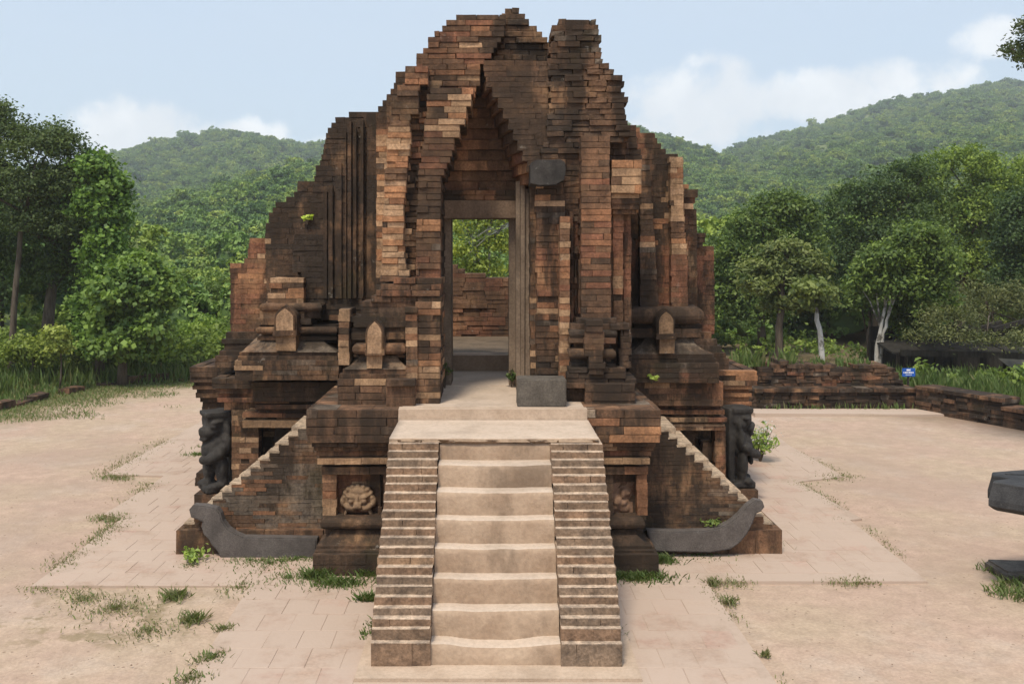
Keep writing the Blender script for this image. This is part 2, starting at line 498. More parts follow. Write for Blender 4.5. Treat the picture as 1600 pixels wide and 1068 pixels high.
GAIN = 1.0
def foliage(blobs, n, leaf, c_dark, c_light, clump=.32, per=26, up=.55, shell=(.55, 1.05), aspect=.55):
    """leaf clumps spread through a set of ellipsoids; blobs = (x,y,z,rx,ry,rz)"""
    blobs = np.array(blobs, float)
    vol = (blobs[:, 3] * blobs[:, 4] * blobs[:, 5]) ** (2 / 3.)
    nc = max(8, n // per)
    bi = NR.choice(len(blobs), nc, p=vol / vol.sum())
    d = unit(NR.normal(size=(nc, 3))); d[:, 2] = np.where(d[:, 2] < -.35, -d[:, 2] * .6, d[:, 2])
    r = NR.uniform(shell[0], shell[1], nc)[:, None]
    cc = blobs[bi, :3] + d * r * blobs[bi, 3:]
    ct = NR.uniform(0, 1, nc)
    csz = clump * NR.uniform(.6, 1.35, nc)
    li = NR.integers(0, nc, n)
    off = NR.normal(size=(n, 3)) * np.array([.55, .55, .38])
    cent = cc[li] + off * csz[li][:, None]
    nrm = unit(NR.normal(size=(n, 3)) * .75 + d[li] * .45 + np.array([0, 0, up]))
    t = np.clip(ct[li] * .75 + NR.uniform(-.2, .35, n), 0, 1)[:, None]
    col = (np.array(c_dark) * (1 - t) + np.array(c_light) * t) * GAIN
    return leaf_quads(cent, leaf * np.ones(n), nrm, col, aspect)

# ------------------------------------------------------------------ forest on the hills (nobody could count it)
def crown_proto(k):
    mbm = bmesh.new()
    bmesh.ops.create_icosphere(mbm, subdivisions=2, radius=.56)
    vs = []
    for v in mbm.verts:
        q = v.co.copy(); f = 1 + .30 * mnoise.noise(q * 2.1 + Vector((k * 7, 0, 0)))
        vs.append((q.x * f, q.y * f, q.z * f * .8))
    fs = [tuple(v.index for v in f.verts) for f in mbm.faces]
    mbm.free()
    nb = 7
    blobs = [(0, 0, 0, .78, .78, .62)] + [(R.uniform(-.55, .55), R.uniform(-.55, .55), R.uniform(-.1, .5), R.uniform(.28, .5), R.uniform(.28, .5), R.uniform(.25, .42)) for _ in range(nb)]
    V, C = foliage(blobs, 1300, .165, (.115, .19, .045), (.31, .40, .10), clump=.13, per=22, shell=(.85, 1.12), aspect=.7)
    n0 = len(vs)
    verts = vs + [tuple(p) for p in V]
    faces = fs + [(n0 + 4 * i, n0 + 4 * i + 1, n0 + 4 * i + 2, n0 + 4 * i + 3) for i in range(len(V) // 4)]
    cols = [(.09, .14, .034, 1)] * n0 + [(*c, 1) for c in C]
    me = mesh_from("crown_shape", verts, faces, M_HILL, cols)
    o = bpy.data.objects.new("crown_shape", me)       # kept out of the scene, used only as the instanced shape
    return o
PROTOS = [crown_proto(k) for k in range(4)]

def scatter_object(name, pts, scl, rot, proto, **kw):
    me = bpy.data.meshes.new(name)
    me.from_pydata([tuple(p) for p in pts], [], [])
    a = me.attributes.new("scl", 'FLOAT_VECTOR', 'POINT'); a.data.foreach_set('vector', np.asarray(scl, np.float32).ravel())
    b = me.attributes.new("rot", 'FLOAT_VECTOR', 'POINT'); b.data.foreach_set('vector', np.asarray(rot, np.float32).ravel())
    o = new_obj(name, me, **kw)
    ng = bpy.data.node_groups.new(name, 'GeometryNodeTree')
    ng.interface.new_socket("Geometry", in_out='INPUT', socket_type='NodeSocketGeometry')
    ng.interface.new_socket("Geometry", in_out='OUTPUT', socket_type='NodeSocketGeometry')
    gi = ng.nodes.new('NodeGroupInput'); go = ng.nodes.new('NodeGroupOutput')
    iop = ng.nodes.new('GeometryNodeInstanceOnPoints'); oi = ng.nodes.new('GeometryNodeObjectInfo')
    oi.inputs['Object'].default_value = proto; oi.inputs['As Instance'].default_value = True
    na = ng.nodes.new('GeometryNodeInputNamedAttribute'); na.data_type = 'FLOAT_VECTOR'; na.inputs['Name'].default_value = "scl"
    nb = ng.nodes.new('GeometryNodeInputNamedAttribute'); nb.data_type = 'FLOAT_VECTOR'; nb.inputs['Name'].default_value = "rot"
    L = ng.links.new
    L(gi.outputs[0], iop.inputs['Points']); L(oi.outputs['Geometry'], iop.inputs['Instance'])
    L(na.outputs[0], iop.inputs['Scale']); L(nb.outputs[0], iop.inputs['Rotation']); L(iop.outputs[0], go.inputs[0])
    md = o.modifiers.new("scatter", 'NODES'); md.node_group = ng
    return o

def hill_forest():
    ang = (HZ - H) / YS[:, None]
    run = np.maximum.accumulate(ang, 0)
    pts = []; scl = []
    NPT = 62000
    for _ in range(NPT):
        px = R.uniform(-160, 1760)
        y = 52 * (900 / 52.) ** (R.random() ** .62)
        j = np.searchsorted(YS, y) - 1; i = int((px - PXS[0]) / 25)
        j = max(0, min(j, len(YS) - 2)); i = max(0, min(i, len(PXS) - 2))
        fy = (y - YS[j]) / (YS[j + 1] - YS[j]); fx = (px - PXS[i]) / 25 - 0
        fx = min(1, max(0, fx))
        z = (HZ[j, i] * (1 - fx) + HZ[j, i + 1] * fx) * (1 - fy) + (HZ[j + 1, i] * (1 - fx) + HZ[j + 1, i + 1] * fx) * fy
        if z < -.45: continue
        if (z + 7 - H) / y < run[j, i] - .004: continue
        s = (1.15 + .0023 * y) * R.uniform(.5, 1.3) * (1.5 if R.random() < .12 else 1)
        x = (px - VX) * y / F
        cl = mnoise.noise(Vector((x * .018, y * .018, 3)))
        if cl < -.28 and R.random() < .65: s *= .5
        pts.append((x, y, z + s * R.uniform(.2, .6) + (s * R.uniform(.3, .8) if R.random() < .2 else 0))); scl.append((s, s, s * R.uniform(.8, 1.3)))
    pts = np.array(pts); scl = np.array(scl)
    rot = np.stack([NR.uniform(-.15, .15, len(pts)), NR.uniform(-.15, .15, len(pts)), NR.uniform(0, 6.28, len(pts))], 1)
    pick = NR.integers(0, 4, len(pts))
    for k in range(4):
        s = pick == k
        scatter_object("forest", pts[s], scl[s], rot[s], PROTOS[k], kind='stuff', label="forest covering the hillsides behind the temple")
hill_forest()

def back_wood():
    """the dark wood filling the gaps behind the single trees"""
    pts = []; scl = []
    for _ in range(620):
        x = R.uniform(8, 44); y = R.uniform(38, 60)
        s = R.uniform(1.0, 1.9)
        pts.append((x, y, R.uniform(.0, 4.8) * (.7 + .3 * min(1, (x - 8) / 8)))); scl.append((s, s, s))
    for _ in range(330):
        x = R.uniform(-34, -9); y = R.uniform(33, 48); s = R.uniform(.8, 1.6)
        pts.append((x, y, R.uniform(.1, 1.5 if x > -15.5 else 2.6) + max(0, min(3.2, (-x - 14.5) * .5)))); scl.append((s, s, s))
    for _ in range(60):
        x = R.uniform(-8, 8); y = R.uniform(32, 46); s = R.uniform(.8, 1.5)
        pts.append((x, y, R.uniform(.2, 2.6))); scl.append((s, s, s))
    pts = np.array(pts); scl = np.array(scl); rot = NR.uniform(0, 6.28, (len(pts), 3)) * np.array([.05, .05, 1])
    scatter_object("woods", pts, scl, rot, PROTOS[0], kind='stuff', label="wood filling the gaps behind the single trees")
back_wood()
# ------------------------------------------------------------------ the temple
TEMPLE = empty("ruined_temple", (-.1, 14.0, 0), label="ruined brick temple with corbelled doorway and stairs on a moulded base", cat="temple")
PAL = {
    'black': (.052, .039, .030), 'dark': (.080, .054, .038), 'umber': (.112, .069, .045), 'brown': (.155, .091, .057),
    'red': (.190, .092, .058), 'rust': (.235, .122, .070), 'orange': (.37, .19, .098), 'tan': (.36, .23, .135),
    'pale': (.47, .305, .185), 'grey': (.125, .105, .086), 'sand': (.42, .325, .235),
}
for k_ in ('dark', 'umber', 'brown', 'red', 'rust', 'grey'): PAL[k_] = tuple(v * s for v, s in zip(PAL[k_], (1.16, 1.10, 1.04)))
TONES = {
    'dark': {'black': 3, 'dark': 5, 'umber': 3, 'brown': 1, 'grey': .5},
    'mixed': {'black': 1.5, 'dark': 4, 'umber': 4, 'brown': 3, 'red': 1, 'rust': .6, 'grey': 1},
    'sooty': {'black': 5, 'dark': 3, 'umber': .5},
    'red': {'dark': 2, 'umber': 2, 'brown': 4, 'red': 4, 'rust': 1},
    'warm': {'dark': 1, 'umber': 2, 'brown': 4, 'red': 1.5, 'rust': 2, 'orange': .5, 'tan': .5},
    'pale': {'tan': 3, 'pale': 3, 'orange': 3, 'rust': 1},
    'orange': {'orange': 4, 'rust': 3, 'tan': 1},
    'tan': {'tan': 4, 'rust': 2, 'pale': 1, 'brown': 2},
    'stair': {'grey': 3, 'umber': 2, 'brown': 3, 'tan': .6, 'dark': 2},
    'side': {'umber': 2, 'brown': 3, 'grey': 3, 'dark': 2, 'rust': .5},
    'sand': {'sand': 1},
    'core': {'black': 1},
}
ORDER = {k: [n for n in ('black', 'dark', 'umber', 'grey', 'brown', 'red', 'rust', 'orange', 'tan', 'pale', 'sand') if n in d for _ in range(max(1, round(d[n] * 2)))] for k, d in TONES.items()}
def pick_at(tone, x, y, z):
    l = ORDER.get(tone)
    if not l: return PAL[tone]
    t = .5 + .80 * mnoise.fractal(Vector((x * .9, y * .9, z * 1.1)), 1.0, 2.0, 3) + R.gauss(0, .06)
    t = min(.999, max(0, t)) * (len(l) - 1); i = int(t); f = t - i
    return tuple(u * (1 - f) + v * f for u, v in zip(PAL[l[i]], PAL[l[min(i + 1, len(l) - 1)]]))
def pick(tone):
    if tone not in TONES: return tone
    d = TONES[tone]; ks = list(d); return R.choices(ks, [d[k] for k in ks])[0]
# bricks that are newer or freshly broken, as they lie in the walls: centre, half size (survey px), kind, share
SPOTS = [
    (618, 315, 22, 115, 'pale', .82), (712, 184, 27, 34, 'pale', .85), (690, 85, 62, 55, 'warm', .75), (700, 95, 40, 35, 'tan', .28), (668, 345, 24, 14, 'pale', .6),
    (725, 170, 14, 30, 'tan', .5), (660, 200, 20, 60, 'warm', .5), (445, 455, 28, 20, 'pale', .55), (980, 277, 25, 26, 'pale', .75), (1060, 296, 12, 50, 'pale', .95),
    (1058, 386, 12, 14, 'pale', .95), (1022, 352, 8, 8, 'orange', .8), (1010, 378, 14, 5, 'pale', .8), (1005, 322, 10, 8, 'pale', .9), (990, 312, 16, 7, 'orange', .6),
    (412, 390, 12, 16, 'pale', .5), (395, 425, 30, 14, 'orange', .35), (1160, 595, 28, 14, 'orange', .7), (1155, 625, 28, 16, 'orange', .75), (410, 640, 60, 18, 'orange', .35),
    (370, 680, 14, 40, 'tan', .4), (400, 700, 22, 40, 'tan', .6), (545, 676, 66, 16, 'orange', .30), (985, 674, 48, 16, 'orange', .55), (882, 470, 10, 120, 'tan', .7), (882, 575, 10, 14, 'pale', .9),
    (932, 400, 26, 160, 'red', .75), (850, 470, 16, 24, 'tan', .4), (852, 560, 16, 20, 'tan', .4), (668, 540, 22, 84, 'tan', .55), (668, 578, 22, 14, 'pale', .7), (538, 525, 11, 44, 'tan', .65), (643, 530, 9, 60, 'tan', .5),
    (515, 775, 13, 30, 'tan', .6), (560, 612, 40, 20, 'tan', .35), (450, 615, 70, 16, 'tan', .15), (1060, 615, 70, 14, 'tan', .2), (395, 575, 30, 15, 'tan', .3), (860, 305, 20, 16, 'pale', .4),
    (1004, 770, 10, 40, 'rust', .9), (765, 648, 152, 8, 'sand', .92), (440, 484, 36, 8, 'tan', .5), (655, 445, 34, 10, 'tan', .3), (1135, 330, 60, 40, 'warm', .4), (985, 700, 44, 12, 'tan', .3),
]
BRICKS = []                       # candidates for bricks of their own: (size in px, priority, part, x0,x1,y0,y1,z0,z1, tone name)
PARTS = {}
def part(name, kind='stuff', mat=None, key=None):
    k = key or name
    if k not in PARTS:
        PARTS[k] = dict(mb=MB(), name=name, kind=kind, mat=mat or M_BRICK, bricks=[])
    return PARTS[k]

def brick_at(P, x0, x1, y0, y1, z0, z1, tone, jit, alpha, single, spots=True, worn=0.0):
    if worn:
        w_ = (.003 + .006 * worn) * mnoise.noise(Vector((x0 * 1.7, y0, z0 * 2.3))); z0 += w_; z1 += w_ + R.uniform(-.002, .002) * worn
    cx, cz = (x0 + x1) / 2, (z0 + z1) / 2
    ppx, ppy = VX + cx * F / y0, HY + (H - cz) * F / y0
    c = pick_at(tone, cx, y0, cz); al = alpha
    if spots:
        for sx, sy, rx, ry, st, pr in SPOTS:
            if abs(ppx - sx) < rx and abs(ppy - sy) < ry and mnoise.noise(Vector((cx * 3.2 + sx, y0, cz * 6.5))) * .85 + .5 + R.gauss(0, .12) < pr:
                c = PAL[pick(st)]; al = .42 if st in ('pale', 'orange', 'tan', 'sand') else alpha * .7
    f = R.uniform(.93, 1.07)
    if single:
        area = (x1 - x0) * (z1 - z0) * (F / y0) ** 2
        P['bricks'].append((area * single, x0, x1, y0, y1, z0, z1, c, al, jit, f, worn))
        return
    if worn: P['mb'].worn(x0, x1, y0, y1, z0, z1, (c[0] * f, c[1] * f, c[2] * f, al), jit, worn)
    else: P['mb'].box(x0, x1, y0, y1, z0, z1, (c[0] * f, c[1] * f, c[2] * f, al), jit)

def slab(pname, d, rows, thick, ch=.072, bl=.30, rel=.0035, jit=.004, tone='mixed', ragged=.022, erode=0.0, lean=0.0, alpha=1.0, single=0.0, key=None, gap=.002, proud=None, mat=None, miss=.006, edges=True):
    """a wall built course by course: rows = (row px, left px, right px) measured on its front plane at distance d"""
    P = part(pname, key=key, mat=mat)
    pys = [r[0] for r in rows]; L = [r[1] for r in rows]; Rr = [r[2] for r in rows]
    zt, zb = Z(pys[0], d), Z(pys[-1], d)
    n = max(1, round((zt - zb) / ch)); hgt = (zt - zb) / n
    odd = R.random()
    for k in range(n):
        z0 = zb + k * hgt; z1 = z0 + hgt
        pm = HY + (H - (z0 + z1) / 2) * F / d
        xl, xr = X(np.interp(pm, pys, L), d), X(np.interp(pm, pys, Rr), d)
        if edges:
            sl = abs(np.interp(pm - 4, pys, L) - np.interp(pm + 4, pys, L)) / 8; sr = abs(np.interp(pm - 4, pys, Rr) - np.interp(pm + 4, pys, Rr)) / 8
            xl += R.uniform(-1, 1) * (.006 + min(1, sl) * ragged + erode * .5); xr += R.uniform(-1, 1) * (.006 + min(1, sr) * ragged + erode * .5)
            if k and ragged > 0 and R.random() < .3 and abs(xl - pxl_) < .07: xl = pxl_
            if k and ragged > 0 and R.random() < .3 and abs(xr - pxr_) < .07: xr = pxr_
            pxl_, pxr_ = xl, xr
        if xr - xl < .03: continue
        t = (zt - z0) / max(.01, zt - zb)
        yo = d + lean * t + R.uniform(-rel, rel) * .6
        if proud: yo += proud(k, n)
        # core keeps light from leaking through the joints
        P['mb'].box(xl + .012, xr - .012, yo + .018 + erode * .6 + rel, d + thick, z0 - .001, z1 - .0005 if k < n - 1 else z1 - .012, (*PAL['dark'], 1))
        x = xl - (bl * .5 if (k + odd) % 2 >= 1 else 0) * R.uniform(.7, 1.3)
        while x < xr - .01:
            ln = bl * R.uniform(.72, 1.28)
            a = max(x, xl); b = min(x + ln, xr)
            if xr - b < .07: b = xr
            if b - a > .035:
                e = erode * (mnoise.noise(Vector((a * 2.2, d * 3, z0 * 3.1))) + R.uniform(-.5, .5)) if erode else 0
                y0 = yo + R.uniform(-rel, rel) + e
                if R.random() < miss: y0 += .05
                end_l, end_r = a <= xl + 1e-6, b >= xr - 1e-6
                dep = min(thick - .01, .16)
                y1 = max(y0 + .07, d + dep)
                if (end_l or end_r) and thick > .4:      # the returned side is laid in bricks too
                    brick_at(P, a, b - gap, y0, y1, z0 + gap * .4, z1 - gap * .4, tone, jit, alpha, single, worn=min(1.3, .22 + erode * 14 + rel * 12))
                    yy = y1 + gap; sx0, sx1 = (a, min(b, a + .14)) if end_l else (max(a, b - .14), b)
                    while yy < d + thick - .05 and yy < d + 2.0:
                        y2 = min(yy + bl * R.uniform(.7, 1.2), d + thick)
                        o = R.uniform(-rel, rel) * .6
                        brick_at(P, sx0 + (o if end_l else 0), sx1 + (o if end_r else 0), yy, y2 - gap, z0 + gap * .4, z1 - gap * .4, tone, jit, alpha, 0)
                        yy = y2
                else:
                    brick_at(P, a, b - gap, y0, y1, z0 + gap * .4, z1 - gap * .4, tone, jit, alpha, single, worn=min(1.3, .22 + erode * 14 + rel * 12))
            x = max(b, x + .05)

def band(pname, d, y0, y1, xl, xr, thick=.6, ch=None, **kw):
    h = Z(y0, d) - Z(y1, d)
    n = max(1, round(h / .075)); kw.setdefault('bl', .5); kw.setdefault('gap', .0015); kw.setdefault('rel', .002)
    kw.setdefault('ragged', .01)
    slab(pname, d, [(y0, xl, xr), (y1, xl, xr)], thick, ch=ch or h / n, **kw)

def profile_run(pname, prof, x0, x1, yb, tone, key, seg=.34, alpha=.9, inset=0.0):
    """a moulding of dressed stones: prof = [(depth, z)] from bottom to top, run along x with mitred-looking returns"""
    P = part(pname, key=key); x = x0; ymin = min(p[0] for p in prof)
    while x < x1 - .01:
        xe = min(x1, x + seg * R.uniform(.75, 1.3))
        if x1 - xe < .12: xe = x1
        o = R.uniform(-.003, .003); vs = []
        for q, xx in ((0, x), (1, xe - .002)):
            for dpt, zz in prof:
                s = 0
                if q == 0 and x <= x0 + 1e-6: s = (dpt - ymin)
                if q == 1 and xe >= x1 - 1e-6: s = -(dpt - ymin)
                vs.append((xx + s, dpt + o + R.uniform(-.002, .002), zz))
            vs += [(xx, yb, prof[-1][1]), (xx, yb, prof[0][1])]
        n = len(prof) + 2
        fs = [tuple(range(n - 1, -1, -1)), tuple(range(n, 2 * n))] + [(i, (i + 1) % n, (i + 1) % n + n, i + n) for i in range(n)]
        c = pick_at(tone, (x + xe) / 2, prof[0][0], prof[0][1]); f = R.uniform(.93, 1.07)
        P['mb'].raw(vs, fs, (c[0] * f, c[1] * f, c[2] * f, alpha)); x = xe
def roll(pname, d, y0, y1, xl, xr, key, thick=.6, tone='mixed', bulge=None, **kw):
    zt, zb = Z(y0, d), Z(y1, d); h = (zt - zb) / 2; b = bulge or h * .9
    prof = [(d + b - b * math.sin(math.pi * k / 8) , zb + 2 * h * (1 - math.cos(math.pi * k / 8)) / 2) for k in range(9)]
    profile_run(pname, prof, X(xl, d), X(xr, d), d + thick, tone, key, **kw)
def slope(pname, d, y0, y1, top, bot, key, back, thick=.8, tone='grey', **kw):
    zt, zb = Z(y0, d), Z(y1, d)
    prof = [(d, zb), (d + back * .30, zb + (zt - zb) * .22), (d + back * .75, zb + (zt - zb) * .62), (d + back, zt)]
    profile_run(pname, prof, X(bot[0], d), X(bot[1], d), d + back + thick, tone, key, **kw)
# ---- body: front walls of the cella, left
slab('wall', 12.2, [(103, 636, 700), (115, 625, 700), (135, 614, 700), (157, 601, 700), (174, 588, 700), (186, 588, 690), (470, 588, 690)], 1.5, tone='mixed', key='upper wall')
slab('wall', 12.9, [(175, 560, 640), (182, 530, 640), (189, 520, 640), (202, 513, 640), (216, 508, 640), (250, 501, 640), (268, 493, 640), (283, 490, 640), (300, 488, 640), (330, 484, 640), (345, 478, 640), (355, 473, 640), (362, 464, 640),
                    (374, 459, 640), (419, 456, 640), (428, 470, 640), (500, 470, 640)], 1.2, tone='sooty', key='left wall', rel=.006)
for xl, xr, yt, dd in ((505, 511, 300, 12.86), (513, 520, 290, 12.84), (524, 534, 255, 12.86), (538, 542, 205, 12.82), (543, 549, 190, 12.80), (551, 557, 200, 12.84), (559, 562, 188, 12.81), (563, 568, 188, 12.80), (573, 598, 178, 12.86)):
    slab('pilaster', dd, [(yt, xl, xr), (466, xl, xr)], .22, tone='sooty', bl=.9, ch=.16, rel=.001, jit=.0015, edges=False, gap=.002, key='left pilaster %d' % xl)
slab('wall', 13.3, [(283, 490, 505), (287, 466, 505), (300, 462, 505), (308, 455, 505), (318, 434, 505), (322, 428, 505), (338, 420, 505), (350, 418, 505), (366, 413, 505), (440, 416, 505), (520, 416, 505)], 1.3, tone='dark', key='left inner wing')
slab('wall', 13.8, [(372, 392, 425), (383, 389, 425), (388, 386, 425), (400, 386, 425), (408, 380, 425), (414, 362, 425), (422, 360, 425), (522, 360, 425)], 4.6, tone='red', key='left wing', alpha=.9)
for y0, y1, xl, dd in ((519, 530, 353, 13.66), (530, 537, 346, 13.58), (537, 548, 350, 13.6), (548, 556, 342, 13.5), (556, 574, 336, 13.4)):
    band('wing_plinth', dd, y0, y1, xl, 425, 5.0, tone='dark', key='left wing plinth')
# false-door foot on the left
slab('false_door_base', 12.75, [(434, 422, 470), (440, 420, 474), (474, 419, 476)], .5, tone='mixed', key='left foot', alpha=.6, erode=.01)
roll('false_door_base', 12.58, 474, 487, 405, 503, 'left foot'); band('false_door_base', 12.66, 486, 497, 406, 500, .6, key='left foot')
band('false_door_base', 12.6, 497, 507, 400, 486, .6, tone='dark', key='left foot'); band('false_door_base', 12.72, 507, 512, 405, 527, .6, tone='dark', key='left foot')
roll('false_door_base', 12.54, 511, 522, 399, 527, 'left foot', .7); band('false_door_base', 12.70, 521, 525, 408, 527, .6, tone='dark', key='left foot'); band('false_door_base', 12.60, 525, 531, 402, 527, .6, key='left foot')
slope('false_door_base', 12.42, 531, 550, (401, 527), (377, 527), 'left foot', .24)
band('false_door_base', 12.45, 550, 556, 374, 527, .8, tone='dark', key='left foot'); band('false_door_base', 12.42, 556, 563, 371, 527, .8, tone='dark', key='left foot')
slab('false_door_base', 12.38, [(563, 366, 529), (594, 366, 529)], 1.0, tone='mixed', key='left foot')
# ---- body: right
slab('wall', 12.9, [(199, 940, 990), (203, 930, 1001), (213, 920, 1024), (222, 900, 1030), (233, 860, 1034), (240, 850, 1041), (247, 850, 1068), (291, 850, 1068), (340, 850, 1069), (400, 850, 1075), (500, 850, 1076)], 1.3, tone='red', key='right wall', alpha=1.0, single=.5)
slab('wall', 12.72, [(245, 1047, 1067), (340, 1048, 1068), (400, 1049, 1074), (482, 1049, 1075)], .2, tone='red', key='right wall edge', alpha=.7, single=.8, rel=.004)
slab('pilaster', 12.7, [(232, 1000, 1014), (480, 1000, 1030)], .2, tone='mixed', key='right inner pilaster', rel=.005)
band('wing_capital', 13.25, 288, 295, 1060, 1076, .8, tone='mixed', key='right capital'); band('wing_capital', 13.2, 296, 308, 1060, 1090, .9, tone='warm', key='right capital'); band('wing_capital', 13.24, 308, 318, 1060, 1086, .9, tone='warm', key='right capital'); band('wing_capital', 13.22, 318, 327, 1060, 1083, .9, tone='mixed', key='right capital')
slab('wall', 13.3, [(327, 1060, 1089), (490, 1060, 1090)], 1.0, tone='warm', key='right inner wing')
for y0, y1, xr, dd in ((364, 371, 1104, 13.7), (371, 379, 1102, 13.72), (379, 387, 1099, 13.74)):
    band('wing_capital', dd, y0, y1, 1070, xr, 1.0, tone='dark', key='right wing capital')
slab('wall', 13.8, [(384, 1070, 1112), (392, 1070, 1116), (522, 1070, 1117)], 4.6, tone='red', key='right wing')
for y0, y1, xr, dd in ((519, 530, 1112, 13.62), (530, 540, 1121, 13.56), (540, 551, 1128, 13.5), (551, 560, 1135, 13.42), (560, 577, 1139, 13.38)):
    band('wing_plinth', dd, y0, y1, 1070, xr, 5.0, tone='mixed', key='right wing plinth')
roll('false_door_base', 12.48, 480, 507, 984, 1101, 'right foot', .7)
band('false_door_base', 12.66, 507, 513, 990, 1097, .6, tone='dark', key='right foot'); band('false_door_base', 12.55, 513, 527, 986, 1096, .6, tone='mixed', key='right foot'); band('false_door_base', 12.68, 521, 528, 988, 1094, .6, tone='dark', key='right foot')
slope('false_door_base', 12.42, 528, 553, (985, 1090), (985, 1111), 'right foot', .24)
band('false_door_base', 12.42, 553, 560, 984, 1117, .8, tone='dark', key='right foot'); band('false_door_base', 12.40, 560, 567, 984, 1119, .8, tone='dark', key='right foot')
slab('false_door_base', 12.36, [(567, 983, 1123), (598, 983, 1124)], 1.0, tone='mixed', key='right foot')
# ---- body base: cornices and walls of the lower storey
slab('base_cornice', 12.6, [(597, 394, 560), (627, 394, 560)], 1.8, tone='mixed', key='base cornice', bl=.36)
for y0, y1, xl, dd in ((627, 632, 402, 12.72), (632, 639, 398, 12.62), (639, 645, 404, 12.75), (645, 652, 378, 12.7), (652, 658, 384, 12.78), (658, 666, 374, 12.68)):
    band('base_moulding', dd, y0, y1, xl, 530, 1.8, tone='warm', key='base moulding')
slab('base_wall', 12.82, [(666, 450, 530), (812, 450, 530)], 1.6, tone='mixed', key='base wall')
slab('base_wall', 13.2, [(666, 378, 452), (812, 376, 452)], 1.2, tone='dark', key='base wall')
band('base_moulding', 12.66, 657, 668, 378, 466, .6, tone='tan', key='base moulding', alpha=.6)
slab('base_wall', 12.74, [(666, 376, 404), (800, 370, 404)], .3, tone='warm', key='base wall', bl=.2)
slab('base_cornice', 13.0, [(591, 331, 420), (607, 331, 420)], 1.6, tone='dark', key='base cornice')
for y0, y1, xl, dd in ((607, 615, 336, 13.05), (615, 621, 342, 13.1), (621, 628, 340, 13.06), (628, 640, 350, 13.14)):
    band('base_moulding', dd, y0, y1, xl, 420, 1.6, tone='warm', key='base moulding')
slab('base_wall', 13.1, [(640, 362, 400), (800, 362, 400)], 1.6, tone='warm', key='base wall')
slab('base_cornice', 14.1, [(573, 296, 400), (580, 295, 400), (589, 298, 400)], 5.2, tone='dark', key='base cornice', bl=.34)
for y0, y1, xl, dd in ((589, 597, 297, 14.12), (597, 602, 303, 14.2), (602, 608, 301, 14.16), (608, 613, 307, 14.22), (613, 621, 306, 14.2), (621, 628, 312, 14.26)):
    band('base_moulding', dd, y0, y1, xl, 400, 5.0, tone='mixed', key='base moulding')
slab('base_wall', 14.3, [(628, 316, 400), (740, 316, 400), (741, 306, 400), (761, 304, 400)], 5.0, tone='dark', key='base wall')
slab('base_cornice', 12.5, [(597, 975, 1129), (634, 975, 1131)], 1.8, tone='mixed', key='base cornice', bl=.36)
for y0, y1, xr, dd in ((634, 640, 1126, 12.66), (640, 647, 1132, 12.56), (647, 652, 1128, 12.7), (652, 659, 1136, 12.55), (659, 666, 1130, 12.68), (666, 672, 1134, 12.6)):
    band('base_moulding', dd, y0, y1, 975, xr, 1.8, tone='warm', key='base moulding')
slab('base_wall', 12.82, [(672, 975, 1064), (820, 975, 1064)], 1.6, tone='mixed', key='base wall')
slab('base_wall', 13.2, [(672, 1062, 1128), (820, 1062, 1130)], 1.2, tone='dark', key='base wall')
band('base_moulding', 12.6, 662, 672, 1040, 1133, .6, tone='tan', key='base moulding', alpha=.6)
slab('base_wall', 12.9, [(690, 1098, 1117), (720, 1098, 1117)], .3, tone='tan', key='base wall')
slab('base_wall', 12.7, [(672, 1117, 1134), (815, 1117, 1136)], .3, tone='warm', key='base wall', bl=.2)
slab('base_cornice', 13.8, [(579, 1080, 1183), (590, 1080, 1184), (602, 1080, 1180)], 5.4, tone='warm', key='base cornice', bl=.34)
for y0, y1, xr, dd in ((602, 608, 1176, 13.82), (608, 614, 1171, 13.9), (614, 620, 1175, 13.84), (620, 627, 1170, 13.9), (627, 633, 1174, 13.86), (633, 641, 1171, 13.92)):
    band('base_moulding', dd, y0, y1, 1080, xr, 5.2, tone='orange', key='base moulding', alpha=.6)
slab('base_wall', 14.0, [(641, 1080, 1165), (745, 1080, 1165), (746, 1080, 1172), (769, 1080, 1174)], 5.0, tone='dark', key='base wall')
# ---- passage and cella
pas = part('passage_wall', kind=None, mat=M_BRICK)
pc = (*PAL['umber'], 1)
for k in range(34):
    z0 = 1.76 + k * .072; z1 = z0 + .068
    for x0, x1 in ((-1.5, -.62), (.40, 1.4)):
        y = 12.52 + R.uniform(0, .1)
        while y < 14.7:
            y2 = min(14.75, y + R.uniform(.2, .36)); c = PAL[pick('mixed')]; o = R.uniform(-.008, .008)
            pas['mb'].box(x0 + o, x1 + o, y, y2 - .006, z0, z1, (*c, .8), .004); y = y2
    pas['mb'].box(-1.48, -.635, 12.5, 14.72, z0 - .002, z1 + .004, pc); pas['mb'].box(.415, 1.38, 12.5, 14.72, z0 - .002, z1 + .004, pc)
slab('cella_back_wall', 18.5, [(400, 540, 688), (408, 560, 702), (418, 560, 712), (426, 560, 726), (431, 560, 760), (434, 560, 980), (536, 560, 980)], .7, tone='red', alpha=.6, erode=.035, bl=.34, ch=.085)
band('cella_back_wall', 18.36, 536, 541, 560, 980, .5); band('cella_back_wall', 18.28, 543, 548, 560, 980, .5, tone='dark')
band('cella_back_wall', 18.42, 541, 543, 560, 980, .5, tone='dark')
inner = part('base_core', kind=None, mat=M_BRICK)
inner['mb'].box(-4.05, 3.62, 14.45, 19.2, 0, 1.70, (*PAL['dark'], 1))
inner['mb'].box(-2.9, 2.75, 12.9, 14.5, 0, 1.70, (*PAL['dark'], 1))
